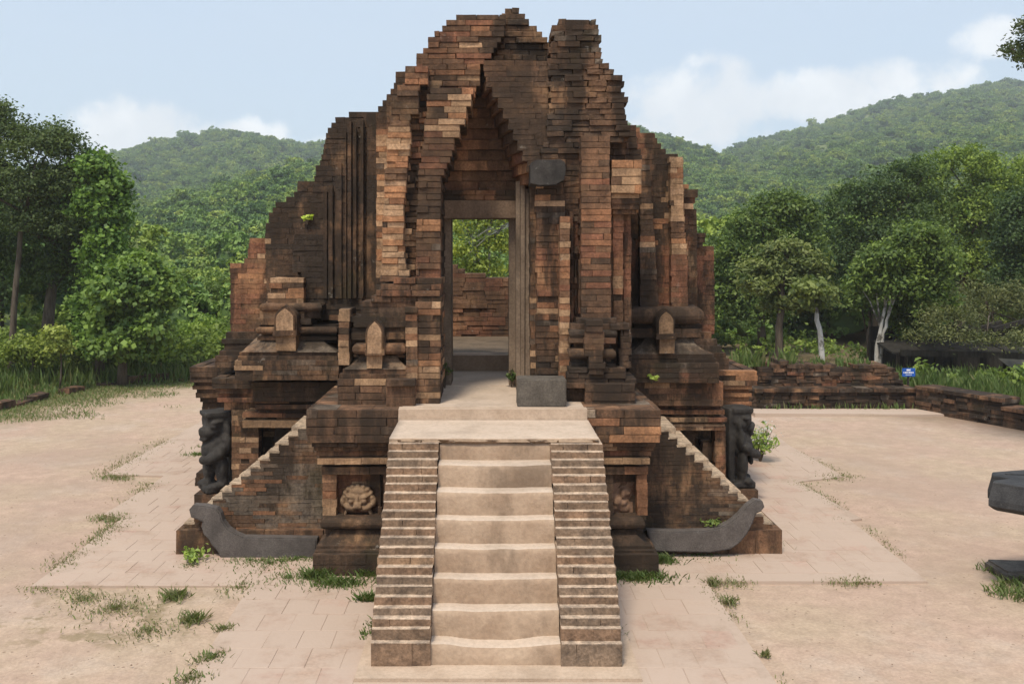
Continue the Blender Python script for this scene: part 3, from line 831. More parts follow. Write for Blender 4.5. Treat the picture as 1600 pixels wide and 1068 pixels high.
# ---- porch: the block under the doorway with its two faced pedestals
PB = dict(key='porch base')
slab('porch_base', 10.5, [(640, 478, 1033), (692, 479, 1032)], 2.2, tone='mixed', bl=.42, ch=.088, single=1.1, alpha=.95, **PB)
for y0, y1, xl, xr, dd, tn in ((692, 698, 487, 1025, 10.55, 'dark'), (698, 704, 490, 1022, 10.60, 'mixed'), (704, 712, 495, 1018, 10.65, 'warm'), (712, 716, 501, 1011, 10.72, 'dark'), (716, 725, 495, 1016, 10.57, 'pale'),
                               (725, 729, 504, 1009, 10.70, 'dark'), (729, 741, 502, 1012, 10.63, 'dark'), (805, 812, 504, 1011, 10.66, 'dark'), (827, 833, 507, 1004, 10.66, 'dark')):
    band('porch_base', dd, y0, y1, xl, xr, 2.1, tone=tn, alpha=.9 if tn != 'pale' else .6, bl=.26, **PB)
roll('porch_base', 10.52, 811, 828, 500, 1009, 'porch base', 2.0, tone='dark')
slope('porch_base', 10.47, 833, 853, (503, 1008), (497, 1014), 'porch base', .14, 2.0, tone='dark')
for y0, y1, xl, xr, dd in ((852, 860, 495, 1018, 10.46), (860, 868, 492, 1022, 10.38)):
    band('porch_base', dd, y0, y1, xl, xr, 2.2, tone='dark', **PB)
slab('porch_base', 10.3, [(866, 489, 1028), (912, 489, 1029)], 2.3, tone='dark', bl=.5, ch=.11, **PB)
slab('porch_base', 10.79, [(741, 506, 1010), (805, 506, 1010)], 1.9, tone='warm', bl=.3, **PB)
for xl, xr, dd in ((504, 526, 10.67), (528, 531, 10.72), (591, 596, 10.72), (600, 625, 10.67), (940, 958, 10.67), (985, 988, 10.72), (990, 993, 10.70), (995, 1012, 10.67)):
    slab('panel_pilaster', dd, [(741, xl, xr), (805, xl, xr)], .25, tone='tan' if xl in (504, 995) else 'dark', bl=.3, ch=.1, rel=.002, jit=.003, ragged=0, alpha=.6, key='panel pilaster %d' % xl)
cu = part('threshold_curb', kind=None, mat=M_SAND)
cu['mb'].box(X(622, 10.48), X(918, 10.48), 10.488, 10.66, 1.64, 1.772, jit=.004)
fl = part('porch_floor', kind=None, mat=M_DUST_LIT)
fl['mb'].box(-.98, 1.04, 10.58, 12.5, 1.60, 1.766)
for xa_, xb_ in ((-1.97, -.98), (1.04, 1.82)):                # weathered paving on both sides of the trodden strip
    tb = part('terrace_paving', kind='stuff', key='terrace paving')['mb']; yy = 10.53
    while yy < 12.4:
        xx = xa_; ye = yy + R.uniform(.22, .34)
        while xx < xb_ - .02:
            xe = min(xb_, xx + R.uniform(.28, .5)); c = PAL[pick('side')]
            tb.box(xx, xe - .005, yy, min(ye, 12.5) - .005, 1.62, 1.766 + R.uniform(-.003, .003), (c[0] * 1.25, c[1] * 1.25, c[2] * 1.25, .7), .003); xx = xe
        yy = ye
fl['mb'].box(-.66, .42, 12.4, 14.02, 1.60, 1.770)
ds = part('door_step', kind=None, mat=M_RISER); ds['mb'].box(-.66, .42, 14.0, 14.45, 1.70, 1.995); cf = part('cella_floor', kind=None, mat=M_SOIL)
cf['mb'].box(-2.6, 2.4, 14.45, 18.4, 1.70, 1.90)
# ---- porch, left of the door
LP = dict(key='left pedestal')
slab('porch_pedestal', 10.86, [(592, 528, 608), (635, 527, 608)], .6, tone='mixed', bl=.34, single=1, alpha=.8, **LP)
slab('porch_pedestal', 10.74, [(603, 604, 648), (636, 604, 648)], .5, tone='umber' if False else 'warm', bl=.45, ch=.12, alpha=.8, **LP)
band('porch_pedestal', 10.68, 593, 603, 603, 649, .5, tone='mixed', bl=.5, **LP)
band('porch_pedestal', 10.9, 584, 592, 531, 648, .7, tone='dark', **LP); band('porch_pedestal', 10.94, 577, 584, 536, 646, .7, tone='mixed', **LP)
slope('porch_pedestal', 10.93, 558, 577, (553, 636), (538, 640), 'left pedestal', .16)
band('porch_pedestal', 11.1, 554, 558, 552, 634, .6, tone='dark', **LP); roll('porch_pedestal', 10.95, 537, 554, 550, 634, 'left pedestal')
for y0, y1, xl, dd in ((495, 503, 546, 11.08), (503, 511, 553, 11.06), (511, 520, 550, 11.09), (520, 530, 548, 11.06), (530, 537, 550, 11.12)):
    band('porch_pedestal', dd, y0, y1, xl, 636, .6, tone='dark', **LP)
slab('porch_pedestal', 11.1, [(471, 564, 652), (496, 564, 652)], .6, tone='mixed', bl=.5, **LP)
slab('upright', 11.0, [(483, 529, 546), (570, 529, 546)], .5, tone='mixed', bl=.3, key='left upright', single=1)
slab('upright', 10.88, [(481, 634, 652), (592, 634, 652)], .5, tone='mixed', bl=.3, key='right upright', single=1)
band('upright', 10.84, 480, 488, 633, 653, .5, tone='mixed', key='right upright')
slab('pier', 10.92, [(472, 648, 689), (632, 649, 688)], 1.0, tone='mixed', bl=.32, single=1.2, key='low pier', rel=.006)
slab('pier', 11.06, [(434, 622, 690), (442, 608, 690), (449, 600, 690), (456, 594, 690), (463, 590, 690), (472, 566, 690)], .9, tone='mixed', erode=.05, bl=.3, single=1, key='broken pier top')
LPI = dict(key='left pier', bl=.32)
slab('pier', 11.24, [(104, 640, 671), (112, 636, 671), (128, 630, 668), (134, 624, 657), (165, 612, 655), (170, 611, 655), (184, 610, 640), (226, 604, 642), (250, 604, 639), (290, 601, 634), (358, 597, 630), (400, 597, 632), (440, 594, 640)], 1.1,
     tone='mixed', single=1.3, ch=.07, rel=.016, alpha=.75, **LPI)
slab('pier', 11.42, [(130, 655, 690), (170, 650, 680), (200, 638, 672), (300, 628, 662), (355, 625, 657), (440, 625, 652)], 1.0, tone='mixed', erode=.07, ch=.07, bl=.17, single=.8, key='left pier eroded')
slab('pier', 11.30, [(137, 672, 741), (156, 668, 737), (172, 666, 732), (203, 664, 722), (229, 660, 711), (250, 657, 702), (263, 655, 698), (274, 654, 690), (358, 650, 689), (440, 650, 689)], 1.1, tone='mixed', single=1.3, ch=.074, rel=.014, ragged=.02, key='left pier inner', bl=.33, alpha=.75)
slab('upper_wall', 11.62, [(23, 742, 790), (28, 704, 790), (40, 694, 790), (52, 681, 788), (69, 667, 780), (98, 652, 758), (125, 650, 756), (140, 655, 745), (152, 655, 742)], 1.2, tone='mixed', single=1.1, ch=.066, rel=.014, bl=.30, key='upper wall front', alpha=.8)
slab('upper_wall', 12.05, [(13, 792, 806), (19, 790, 813), (34, 785, 828), (44, 780, 840), (60, 778, 852), (69, 775, 857), (150, 770, 864), (250, 800, 864)], 1.1, tone='mixed', erode=.06, bl=.24, key='upper wall middle', ragged=0, single=.5)
# ---- corbelled vault over the door
slab('vault', 12.14, [(118, 735, 775), (140, 735, 775), (170, 728, 776), (200, 718, 792), (230, 706, 806), (250, 700, 815), (274, 688, 834), (297, 688, 838)], .5, tone='warm', alpha=.6, ch=.128, bl=.42, lean=.24, rel=.012, proud=lambda k, n: .045 * (k % 2), jit=.008, single=1.4, key='vault', ragged=.0, miss=0)
slab('vault', 12.3, [(297, 686, 812), (313, 686, 812)], .5, tone='warm', bl=.34, key='vault', single=1.2)
lt = part('lintel', kind=None, mat=M_SILL)
lt['mb'].box(X(684, 12.26), X(812, 12.26), 12.26, 12.9, Z(340.5, 12.26), Z(313, 12.26), (.2, .14, .1, 1), .006)
jb = part('door_jamb', kind=None, mat=M_POST)
jb['mb'].box(-.64, -.505, 12.44, 13.0, 1.76, Z(340, 12.4), jit=.004)
jb2 = part('door_jamb', kind=None, mat=M_POST, key='jamb 2'); jb2['mb'].box(.245, .345, 12.44, 13.0, 1.76, Z(340, 12.4), jit=.004)
po = part('door_post', kind=None, mat=M_POST)
z_top = Z(283, 12.0)
for k, (a, b, yy) in enumerate(((.325, .375, 12.05), (.378, .43, 12.0), (.433, .465, 12.03), (.468, .515, 11.98))):
    po['mb'].box(a, b, yy, 12.5, 1.764, z_top - k * .05, jit=.004)
# ---- porch, right of the door
def steps_rows(xs0, xs1, ya, yb, n, xr):
    rows = []
    for q in range(n):
        y0, y1 = ya + (yb - ya) * q / n, ya + (yb - ya) * (q + 1) / n; x = xs0 + (xs1 - xs0) * (q / (n - 1)) ** .92
        rows += [(y0, x, xr), (y1 - .02, x, xr)]
    return rows
slab('pier', 11.5, [(95, 755, 862), (121.9, 757, 862)] + steps_rows(760, 831, 122, 285, 10, 857), .34, tone='warm', alpha=.75, ch=.0635, bl=.34, rel=.004, ragged=0, key='right corbel', single=.5, miss=0)
for q in range(10):                                     # the corbelled reveal: stones stepping out over the door, splayed towards the back
    ya, yb = 122 + 163 * q / 10, 122 + 163 * (q + 1) / 10; xf = 760 + 71 * (q / 9) ** .92
    z0, z1 = Z(yb, 11.5), Z(ya, 11.5) - .006
    xa = X(xf, 11.52) + .012; xm = X(xf - (6 + q * 1.1), 11.9); xb_ = X(xf - (10 + q * 1.7), 12.35); xr_ = X(870, 11.5)
    mb = MB()
    for (u0, v0), (u1, v1) in (((xa, 11.55), (xm, 11.9)), ((xm, 11.905), (xb_, 12.38))):
        c = pick_at('warm', u0 * 3, v0, z0 * 3); f = R.uniform(.95, 1.25); pts = [(u0, v0), (xr_, v0), (xr_, v1), (u1, v1)]
        mb.raw([(a_ + R.uniform(-.004, .004), b_, z0) for a_, b_ in pts] + [(a_ + R.uniform(-.004, .004), b_, z1) for a_, b_ in pts], BOXF, (c[0] * f, c[1] * f, c[2] * f, .45))
    mb.build("corbel_stone", M_BRICK, TEMPLE)
slab('pier', 11.62, [(288, 828, 850), (640, 829, 850)], .9, tone='dark', bl=.3, key='right door edge')
slab('pier', 11.42, [(285, 838, 880), (340, 838, 884), (600, 838, 884), (640, 838, 884)], 1.0, tone='mixed', erode=.015, bl=.3, key='right pier', single=.9)
slab('tower', 11.45, [(30, 889, 934), (36, 866, 934), (60, 863, 936), (80, 859, 940), (95, 859, 937), (98, 858, 950), (112, 857, 958), (122, 857, 973), (135, 857, 973), (148, 857, 977), (180, 856, 981), (200, 855, 985), (215, 853, 985), (240, 846, 912), (300, 842, 908), (345, 850, 905)], 1.2,
     tone='mixed', erode=.045, bl=.24, ch=.066, single=.9, key='right tower', ragged=0, jit=.012)
slab('tower', 11.6, [(195, 950, 992), (235, 950, 1000), (252, 950, 1003)], 1.0, tone='red', erode=.04, bl=.22, key='right tower side')
slab('pilaster', 11.22, [(338, 875, 891), (640, 874, 891)], .5, tone='warm', bl=.26, key='thin pilaster', single=1.2, rel=.005, alpha=.5)
for xl, xr, dd in ((891, 896, 11.36), (898, 902, 11.32), (904, 909, 11.34)):
    slab('pilaster', dd, [(330, xl, xr), (575, xl, xr)], .5, tone='red', bl=.4, key='flute %d' % xl, rel=.002, jit=.002)
slab('pier', 11.46, [(290, 884, 962), (600, 884, 962)], .8, tone='red', key='right pier backing')
slab('pilaster', 11.22, [(212, 909, 953), (300, 908, 954), (340, 908, 955), (575, 908, 955)], .7, tone='red', bl=.34, rel=.004, key='wide pilaster', single=1.0, alpha=.55)
slab('capital', 11.24, [(250, 955, 1003), (302, 956, 1003)], .7, tone='mixed', bl=.36, ch=.1, single=1.2, key='right capital block', alpha=.5)
for y0, y1, xr, dd in ((302, 310, 1000, 11.3), (310, 319, 1003, 11.32), (319, 327, 1000, 11.34), (327, 335, 994, 11.4)):
    band('capital', dd, y0, y1, 956, xr, .6, tone='warm', key='right capital corbels', rel=.02)
slab('pilaster', 11.44, [(335, 958, 974), (575, 958, 974)], .6, tone='warm', bl=.3, key='shaft', alpha=.5)
slab('pilaster', 11.56, [(335, 974, 987), (575, 974, 987)], .6, tone='red', bl=.3, key='shaft two')
RP = dict(key='right pedestal')
slab('porch_pedestal', 10.92, [(599, 915, 993), (641, 915, 993)], .6, tone='dark', bl=.55, ch=.1, single=1, **RP)
slab('porch_pedestal', 11.08, [(596, 886, 916), (641, 886, 916)], .5, tone='dark', bl=.3, **RP); band('porch_pedestal', 10.96, 598, 606, 884, 916, .5, **RP)
slab('porch_pedestal', 11.0, [(574, 888, 966), (582, 888, 975), (590, 886, 990), (599, 888, 992)], .7, tone='dark', erode=.05, bl=.24, ch=.06, single=1, **RP)
for y0, y1, xl, xr, dd in ((497, 506, 900, 962, 11.14), (506, 515, 892, 966, 11.08), (528, 537, 890, 960, 11.02), (537, 545, 896, 952, 11.16), (560, 567, 893, 950, 11.12), (567, 575, 890, 960, 11.08)):
    band('porch_pedestal', dd, y0, y1, xl, xr, .6, tone='dark', erode=.03, rel=.02, bl=.22, **RP)
roll('porch_pedestal', 11.02, 514, 529, 889, 965, 'right pedestal', tone='dark', seg=.2)
roll('porch_pedestal', 10.99, 545, 561, 888, 963, 'right pedestal', tone='dark', seg=.2)
slab('porch_pedestal', 10.92, [(500, 919, 934), (512, 916, 944), (545, 914, 944), (562, 916, 944), (585, 922, 944)], .4, tone='dark', erode=.02, bl=.3, **RP)
slab('porch_pedestal', 11.2, [(505, 966, 985), (575, 968, 986)], .5, tone='mixed', erode=.03, bl=.2, **RP)

# niches with pointed heads in front of the pedestals
def antefix(pl, pr, pt, pb, d, foot, bodyc, rim=True, key=''):
    P = part('antefix', kind=None, key='antefix' + key); mb = P['mb']
    cx = (X(pl, d) + X(pr, d)) / 2; wd = (X(pr, d) - X(pl, d)) / 2; zb, zt = Z(pb, d), Z(pt, d); zs = zb + (zt - zb) * .55
    def ogive(s):
        pts = [(cx - wd * s, zb), (cx + wd * s, zb), (cx + wd * s, zs)]
        for k in range(1, 6): t = k / 6; pts.append((cx + wd * s * (1 - t ** 2.1), zs + (zt - zs) * s * t))
        pts.append((cx, zs + (zt - zs) * s))
        for k in range(5, 0, -1): t = k / 6; pts.append((cx - wd * s * (1 - t ** 2.1), zs + (zt - zs) * s * t))
        pts.append((cx - wd * s, zs)); return pts
    mb.prism(ogive(1.0), d + .02, d + .55, (*PAL['dark'], 1.0))
    mb.prism(ogive(.88), d - .012, d + .3, (*PAL['umber'], 1.0))
    mb.prism(ogive(.76), d - .03, d + .3, (*[c * .9 for c in PAL[bodyc]], .45))
    fl_, fr_, fb = foot
    mb.box(X(fl_, d), X(fr_, d), d + .03, d + .6, Z(fb, d), zb - .012, (*PAL['tan'], .6), .006)
    mb.box(cx - wd * 1.06, cx + wd * 1.06, d - .03, d + .5, zb - .02, zb + .05, (*PAL['umber'], .9), .004)
antefix(571, 600, 496, 552, 10.88, (573, 596, 576), 'pale', key='1')
antefix(428, 463, 477, 522, 12.36, (430, 461, 548), 'pale', key='2')
antefix(1026, 1055, 482, 527, 12.3, (1031, 1055, 553), 'tan', key='3')

# stone stub of the lost door frame, projecting from the right pier
sb = part('stone_stub', kind=None, mat=M_DARK)
dd = 11.12
sb['mb'].prism([(X(a, dd), Z(b, dd)) for a, b in ((829, 286), (843, 289), (868, 288), (881, 281), (884, 266), (883, 254), (876, 249), (836, 250), (829, 255))], dd, dd + .7)

# carved panels
def sdf_statue(name, mat, prims, voxel, loc, rotz=0, scale=(1, 1, 1), smooth_it=4, noise_amp=.01, parent=None, seed=0, **kw):
    """union of ellipsoids and boxes fused into one continuous carved surface"""
    b = bmesh.new()
    for p in prims:
        kind, c, r = p[0], Vector(p[1]), p[2]; rot = p[3] if len(p) > 3 else (0, 0, 0)
        M = Matrix.Translation(c) @ Matrix.Rotation(rot[2], 4, 'Z') @ Matrix.Rotation(rot[1], 4, 'Y') @ Matrix.Rotation(rot[0], 4, 'X') @ Matrix.Diagonal((*r, 1))
        if kind == 'e': bmesh.ops.create_icosphere(b, subdivisions=3, radius=1, matrix=M)
        else: bmesh.ops.create_cube(b, size=2, matrix=M)
    me = bpy.data.meshes.new(name); b.to_mesh(me); b.free()
    o = bpy.data.objects.new(name, me); COL.objects.link(o)
    md = o.modifiers.new("fuse", 'REMESH'); md.mode = 'VOXEL'; md.voxel_size = voxel
    sm = o.modifiers.new("soften", 'SMOOTH'); sm.iterations = smooth_it; sm.factor = .5
    dg = bpy.context.evaluated_depsgraph_get()
    m2 = bpy.data.meshes.new_from_object(o.evaluated_get(dg))
    o.modifiers.clear(); o.data = m2; bpy.data.meshes.remove(me)
    off = Vector((seed, 0, 0))
    for v in m2.vertices:
        q = v.co; v.co = q + v.normal * (noise_amp * (mnoise.noise(q * 6 + off) + .6 * mnoise.noise(q * 16 + off)))
    m2.polygons.foreach_set('use_smooth', [True] * len(m2.polygons))
    m2.materials.clear(); m2.materials.append(mat); m2.name = name
    M = Matrix.Rotation(rotz, 4, 'Z') @ Matrix.Diagonal((*scale, 1))
    if parent is None: o.location = loc
    m2.transform(M if parent is None else Matrix.Translation(Vector(loc)) @ M)
    if scale[0] * scale[1] * scale[2] < 0: m2.flip_normals()
    if parent: attach(o, parent)
    return tag(o, **kw)
# (front of every relief and statue looks along -Y)
fx = X(561, 10.8); fz = Z(778, 10.8)
kala = [('b', (0, .09, 0), (.21, .03, .18)), ('e', (0, .02, .02), (.165, .10, .14)),
        ('e', (-.075, -.055, .045), (.06, .045, .03), (0, .25, 0)), ('e', (.075, -.055, .045), (.06, .045, .03), (0, -.25, 0)),     # brows
        ('e', (-.07, -.07, .0), (.036, .035, .030)), ('e', (.07, -.07, .0), (.036, .035, .030)),                                     # eyes
        ('e', (0, -.085, -.045), (.045, .05, .04)), ('e', (-.03, -.10, -.06), (.022, .025, .02)), ('e', (.03, -.10, -.06), (.022, .025, .02)),
        ('e', (0, -.06, .02), (.022, .045, .055)), ('e', (-.09, -.04, -.075), (.075, .055, .040), (0, .3, 0)), ('e', (.09, -.04, -.075), (.075, .055, .040), (0, -.3, 0)),
        ('e', (-.135, -.02, -.135), (.020, .03, .05), (0, .35, 0)), ('e', (.135, -.02, -.135), (.020, .03, .05), (0, -.35, 0)),       # fangs
        ('e', (0, -.02, .10), (.10, .06, .05))]
for k in range(9):
    a = math.pi * (k / 8.0); kala.append(('e', (-.155 * math.cos(a), 0, .03 + .125 * math.sin(a)), (.03, .05, .03)))
for s in (-1, 1): kala.append(('e', (s * .17, 0, -.02), (.035, .05, .06)))
sdf_kala = dict(loc=(fx, 10.745, fz), voxel=.0085)
EARLY = [('carved_face', M_KALA, kala, sdf_kala)]
rub = [('b', (0, .08, 0), (.17, .03, .18))]
for k in range(16): rub.append(('e', (R.uniform(-.12, .12), R.uniform(.03, .06), R.uniform(-.15, .08)), (R.uniform(.03, .07), R.uniform(.03, .055), R.uniform(.03, .06)), (0, R.uniform(-.6, .6), 0)))
EARLY.append(('broken_relief', M_RUBBLE, rub, dict(loc=(X(966, 10.8), 10.74, Z(777, 10.8)), voxel=.011)))
for nm, mt, pr, kw in EARLY:
    sdf_statue(nm, mt, pr, kw['voxel'], kw['loc'], parent=TEMPLE, smooth_it=2, noise_amp=.006)

# ---- finish the temple: single bricks first, what is left joins its wall part
allb = []
for k, P in PARTS.items():
    for b in P['bricks']: allb.append((b[0], k, b))
allb.sort(key=lambda t: -t[0])
keep = allb[:290]; rest = allb[290:]
for a, k, b in rest:
    _, x0, x1, y0, y1, z0, z1, c, al, jit, f, wn = b
    PARTS[k]['mb'].worn(x0, x1, y0, y1, z0, z1, (c[0] * f, c[1] * f, c[2] * f, al), jit, wn)
for k, P in PARTS.items():
    P['obj'] = P['mb'].build(P['name'], P['mat'], TEMPLE, kind=P['kind'])
BM = []
for k in range(12):
    mb = MB(); u = lambda s: R.uniform(-s, s)
    B = [(-.5, .5, -.5), (.5, .5, -.5), (.5, .5, .5), (-.5, .5, .5)]
    M = [(x + u(.015), -.42, z + u(.05)) for x, z in ((-.5, -.5), (.5, -.5), (.5, .5), (-.5, .5))]
    Fr = [(x * (1 - R.uniform(.01, .06)), -.5 + u(.02), z * (1 - R.uniform(.03, .17))) for x, z in ((-.5, -.5), (.5, -.5), (.5, .5), (-.5, .5))]
    fs = [(8, 9, 10, 11), (3, 2, 1, 0)]
    for i in range(4):
        q = (i + 1) % 4; fs += [(i, q, 4 + q, 4 + i), (4 + i, 4 + q, 8 + q, 8 + i)]
    BM.append(mesh_from("brick", B + M + Fr, fs, M_SINGLE))
for a, k, b in keep:
    _, x0, x1, y0, y1, z0, z1, c, al, jit, f, wn = b
    o = bpy.data.objects.new("brick", R.choice(BM)); COL.objects.link(o)
    o.color = (c[0] * f, c[1] * f, c[2] * f, al)
    o.location = ((x0 + x1) / 2, (y0 + y1) / 2, (z0 + z1) / 2); o.scale = (x1 - x0, y1 - y0, z1 - z0)
    attach(o, PARTS[k]['obj'])

# ------------------------------------------------------------------ stairs
FS = empty("front_staircase", (0, 0, 0)); attach(FS, TEMPLE)
def worn_slab(name, x0, x1, yf, yb, z0, z1, wear, sag, lean=.02, parent=None, mat=M_SAND, seed=0, nx=26):
    """a stone step: rounded nose worn down along the middle"""
    prof = [(yb, z1), (yb * .4 + yf * .6, z1)] + [(yf + .05, z1), (yf + .024, z1 - .005), (yf + .007, z1 - .019), (yf, z1 - .045), (yf - lean * .4, z1 * .6 + z0 * .4), (yf - lean, z0)]
    vs = []; fs = []; m = len(prof)
    for i in range(nx + 1):
        x = x0 + (x1 - x0) * i / nx; t = (i / nx - .5) * 2
        dip = sag * math.exp(-(t / .62) ** 4) * (1 + .25 * mnoise.noise(Vector((x * 3, seed, 1))))
        for j, (y, z) in enumerate(prof):
            e = mnoise.noise(Vector((x * 5, seed * 3.1 + j * .25, 0))) * .010 + mnoise.noise(Vector((x * 14, seed + j, 4))) * .004
            top = 1 if j in (1, 2, 3, 4) else (.5 if j == 5 else 0)
            yy = y + (dip * wear if 2 <= j <= 5 else 0) + (e if 2 <= j < m - 1 else 0)
            zz = z - dip * top + (e * .5 if 1 <= j <= 5 else 0)
            vs.append((x, yy, zz))
    for i in range(nx):
        for j in range(m - 1):
            a = i * m + j; fs.append((a, a + 1, a + m + 1, a + m))
    n0 = len(vs)
    for i in (0, nx):                                    # ends and underside
        pass
    vs += [(x0, yb, z0), (x1, yb, z0)]
    fs.append(tuple([n0] + [j for j in range(m)][::-1]) if False else tuple(list(range(m)) + [n0]))
    fs.append(tuple([n0 + 1] + [nx * m + j for j in range(m - 1, -1, -1)]))
    me = mesh_from(name, vs, fs, M_RISER, None, True); me.materials.append(M_DUST_LIT)
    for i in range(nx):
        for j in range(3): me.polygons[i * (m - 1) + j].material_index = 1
    for p in me.polygons:
        if len(p.vertices) > 4: p.use_smooth = False
    o = new_obj(name, me, parent)
    return o
SX0, SX1 = -.498, .588
NOSE = [9.44, 9.20, 8.98, 8.79, 8.60, 8.41, 8.21, 8.00]
for i in range(1, 8):
    z1 = 1.65 - .206 * i
    worn_slab("step", SX0, SX1, NOSE[i], NOSE[i - 1] + .1, z1 - .30, z1, .6 if i < 7 else 1.1, .012 if i < 7 else .05, parent=FS, seed=i)
worn_slab("landing_slab", -.995, 1.068, 9.44, 10.48, 1.615, 1.655, .2, .006, lean=.0, parent=FS, seed=20)
worn_slab("step", SX0, SX1, 9.455, 10.0, 1.40, 1.615, .0, .0, lean=.012, parent=FS, seed=21)
cm = MB()
for i in range(1, 8): cm.box(SX0 - .2, SX1 + .2, NOSE[i] + .2, 10.4, 0, 1.65 - .206 * i - .14, (*PAL['umber'], 1))
cm.box(-.97, 1.04, 9.7, 10.5, 0, 1.60, (*PAL['umber'], 1))
cm.build("stair_core", M_STAIR, FS)
# brick flanks: every course is a low step of its own
def flank(x0, x1, sgn):
    zs = [0.0, .225, .325]; ys = [7.965, 8.03]
    n = 20; top = 1.605
    zz = [.325 + (top - .325) * (k / n) for k in range(n + 1)]
    yy = [8.085 + (9.40 - 8.085) * (k / (n - 1)) for k in range(n)]
    courses = [(0.04, .225, 7.965), (.228, .322, 8.03)] + [(zz[k] + .003, zz[k + 1], yy[k] + R.uniform(-.012, .012)) for k in range(n)]
    for k, (z0, z1, yf) in enumerate(courses):
        mb = MB(); gx = R.uniform(-.008, .008); x = x0 + gx; xe = x1 + R.uniform(-.008, .008)
        bls = 1 if k > 1 else 1
        cuts = [x] + ([R.uniform(x + .12, xe - .12)] if R.random() < .6 else [x + R.uniform(.10, .2), xe - R.uniform(.10, .2)]) + [xe]
        rise = R.uniform(-.004, .004); tone_c = PAL[pick('stair')]; tone_c = tuple(.5 * u + .5 * v for u, v in zip(tone_c, (.32, .225, .155)))
        for a, b in zip(cuts[:-1], cuts[1:]):
            if b - a < .05: continue
            c = tone_c; f = R.uniform(.92, 1.08)
            mb.box(a, b - .002, yf + R.uniform(-.003, .003), yf + .42, z0 - .001, z1 + rise, (c[0] * f, c[1] * f, c[2] * f, .4), .004)
        mb.box(x0 + .004, x1 - .004, yf + .006, yf + .35, z1 + rise + .001, z1 + rise + .007, (.46, .36, .275, .1), .002)  # pale course top: dust, plus sunlight put into the colour
        mb.box(x0 + .01, x1 - .01, yf + .05, 10.45, z0 - .003, z1 - .006, (*PAL['umber'], 1))
        o = mb.build("stair_course", M_STAIR, FS)
flank(-.995, SX0 - .004, -1); flank(SX1 + .004, 1.10, 1)
bs = MB(); bs.box(-1.10, 1.225, 7.74, 8.6, -.05, .045, (.45, .33, .22, .3), .006)
bs.build("base_slab", M_SAND, FS)

# ---- side stairs, one down each flank of the porch
def side_stair(sgn):
    S = empty("side_staircase", (0, 0, 0)); attach(S, TEMPLE)
    if sgn < 0: top, bot, xin = (480, 656), (288, 815), -1.8
    else: top, bot, xin = (1032, 660), (1207, 806), 1.7
    for which, d, thick in (('front', 11.13, .30), ('back', 12.2, .24)):
        xt, zt = X(top[0], 11.13), Z(top[1], 11.13); xb, zb = X(bot[0], 11.13), Z(bot[1], 11.13)
        n = 14 if which == 'front' else 13
        mb = MB()
        ch = (zt - .26) / n
        for k in range(n):
            z0 = .26 + k * ch; z1 = z0 + ch
            t = (z1 - .26) / (zt - .26)
            xe = xb + (xt - xb) * (k / (n - 1)) if n > 1 else xb
            x = xe
            xin2 = xin
            lo, hi = min(x, xin2), max(x, xin2)
            mb.box(lo + .02, hi, d + .02, d + thick, z0 - .001, z1 - .001, (*PAL['umber'], 1))
            a = lo; sub = 2
            for q in range(sub):
                za, zb2 = z0 + ch * q / sub, z0 + ch * (q + 1) / sub
                a = lo; off = R.uniform(.1, .3)
                first = True
                while a < hi - .01:
                    b = min(hi, a + (off if first else R.uniform(.22, .34))); first = False
                    if hi - b < .06: b = hi
                    tn = 'side' if sgn < 0 else ('dark' if abs((a + b) / 2) < 2.65 else 'side')
                    if sgn < 0 and abs((a + b) / 2) > 2.55 and R.random() < .14: tn = 'rust'
                    c = pick_at(tn, a, d, za); f = R.uniform(.96, 1.04)
                    al = 1.0 if abs((a + b) / 2) < 2.55 else .55
                    mb.box(a, b - .003, d + R.uniform(-.003, .003), d + .13, za + .001, zb2 - .001, (c[0] * f, c[1] * f, c[2] * f, al), .003)
                    a = b
        w_ = mb.build("balustrade_wall", M_BRICK, S, kind='stuff')
        for k in range(n):                                    # a pale capping stone on each step of the wall
            z1 = .26 + (k + 1) * ch
            x = xb + (xt - xb) * (k / (n - 1)); x2 = xb + (xt - xb) * ((k + 1.08) / (n - 1))
            cb = MB(); c = PAL['sand']; f = R.uniform(.8, 1.1)
            cb.box(min(x, x2) - .002, max(x, x2) + .0, d - .004, d + thick + .01, z1 - .012, z1 + .010 + R.uniform(-.004, .004), (c[0] * f, c[1] * f, c[2] * f, .2), .005)
            cb.build("coping_stone", M_STAIR, w_)
        if which == 'front':
            pb = MB()
            x0, x1 = (X(275, 11.05), X(505, 11.05)) if sgn < 0 else (X(1012, 11.05), X(1223, 11.05))
            zt2 = Z(828, 11.05)
            pc_ = PAL['dark']
            nseg = 5
            for q in range(nseg):
                a, b = x0 + (x1 - x0) * q / nseg, x0 + (x1 - x0) * (q + 1) / nseg - .006
                c = PAL[pick('mixed')]
                pb.box(a, b, 11.05 + R.uniform(-.006, .006), 12.45, -.05, zt2, (*c, .9), .005)
            pb.build("stair_plinth", M_BRICK, S)
    ns = 7
    for k in range(ns):
        z1 = 1.60 - (k + 1) * .19
        a = abs(X(top[0], 11.13)) + .0 + k * .19; b = a + .24
        o = MB(); o.box(sgn * b if sgn < 0 else a, -a if sgn < 0 else b, 11.4, 12.22, 0, z1, (*PAL['sand'], .2), .008)
        o.build("tread", M_STAIR, S)
side_stair(-1); side_stair(1)

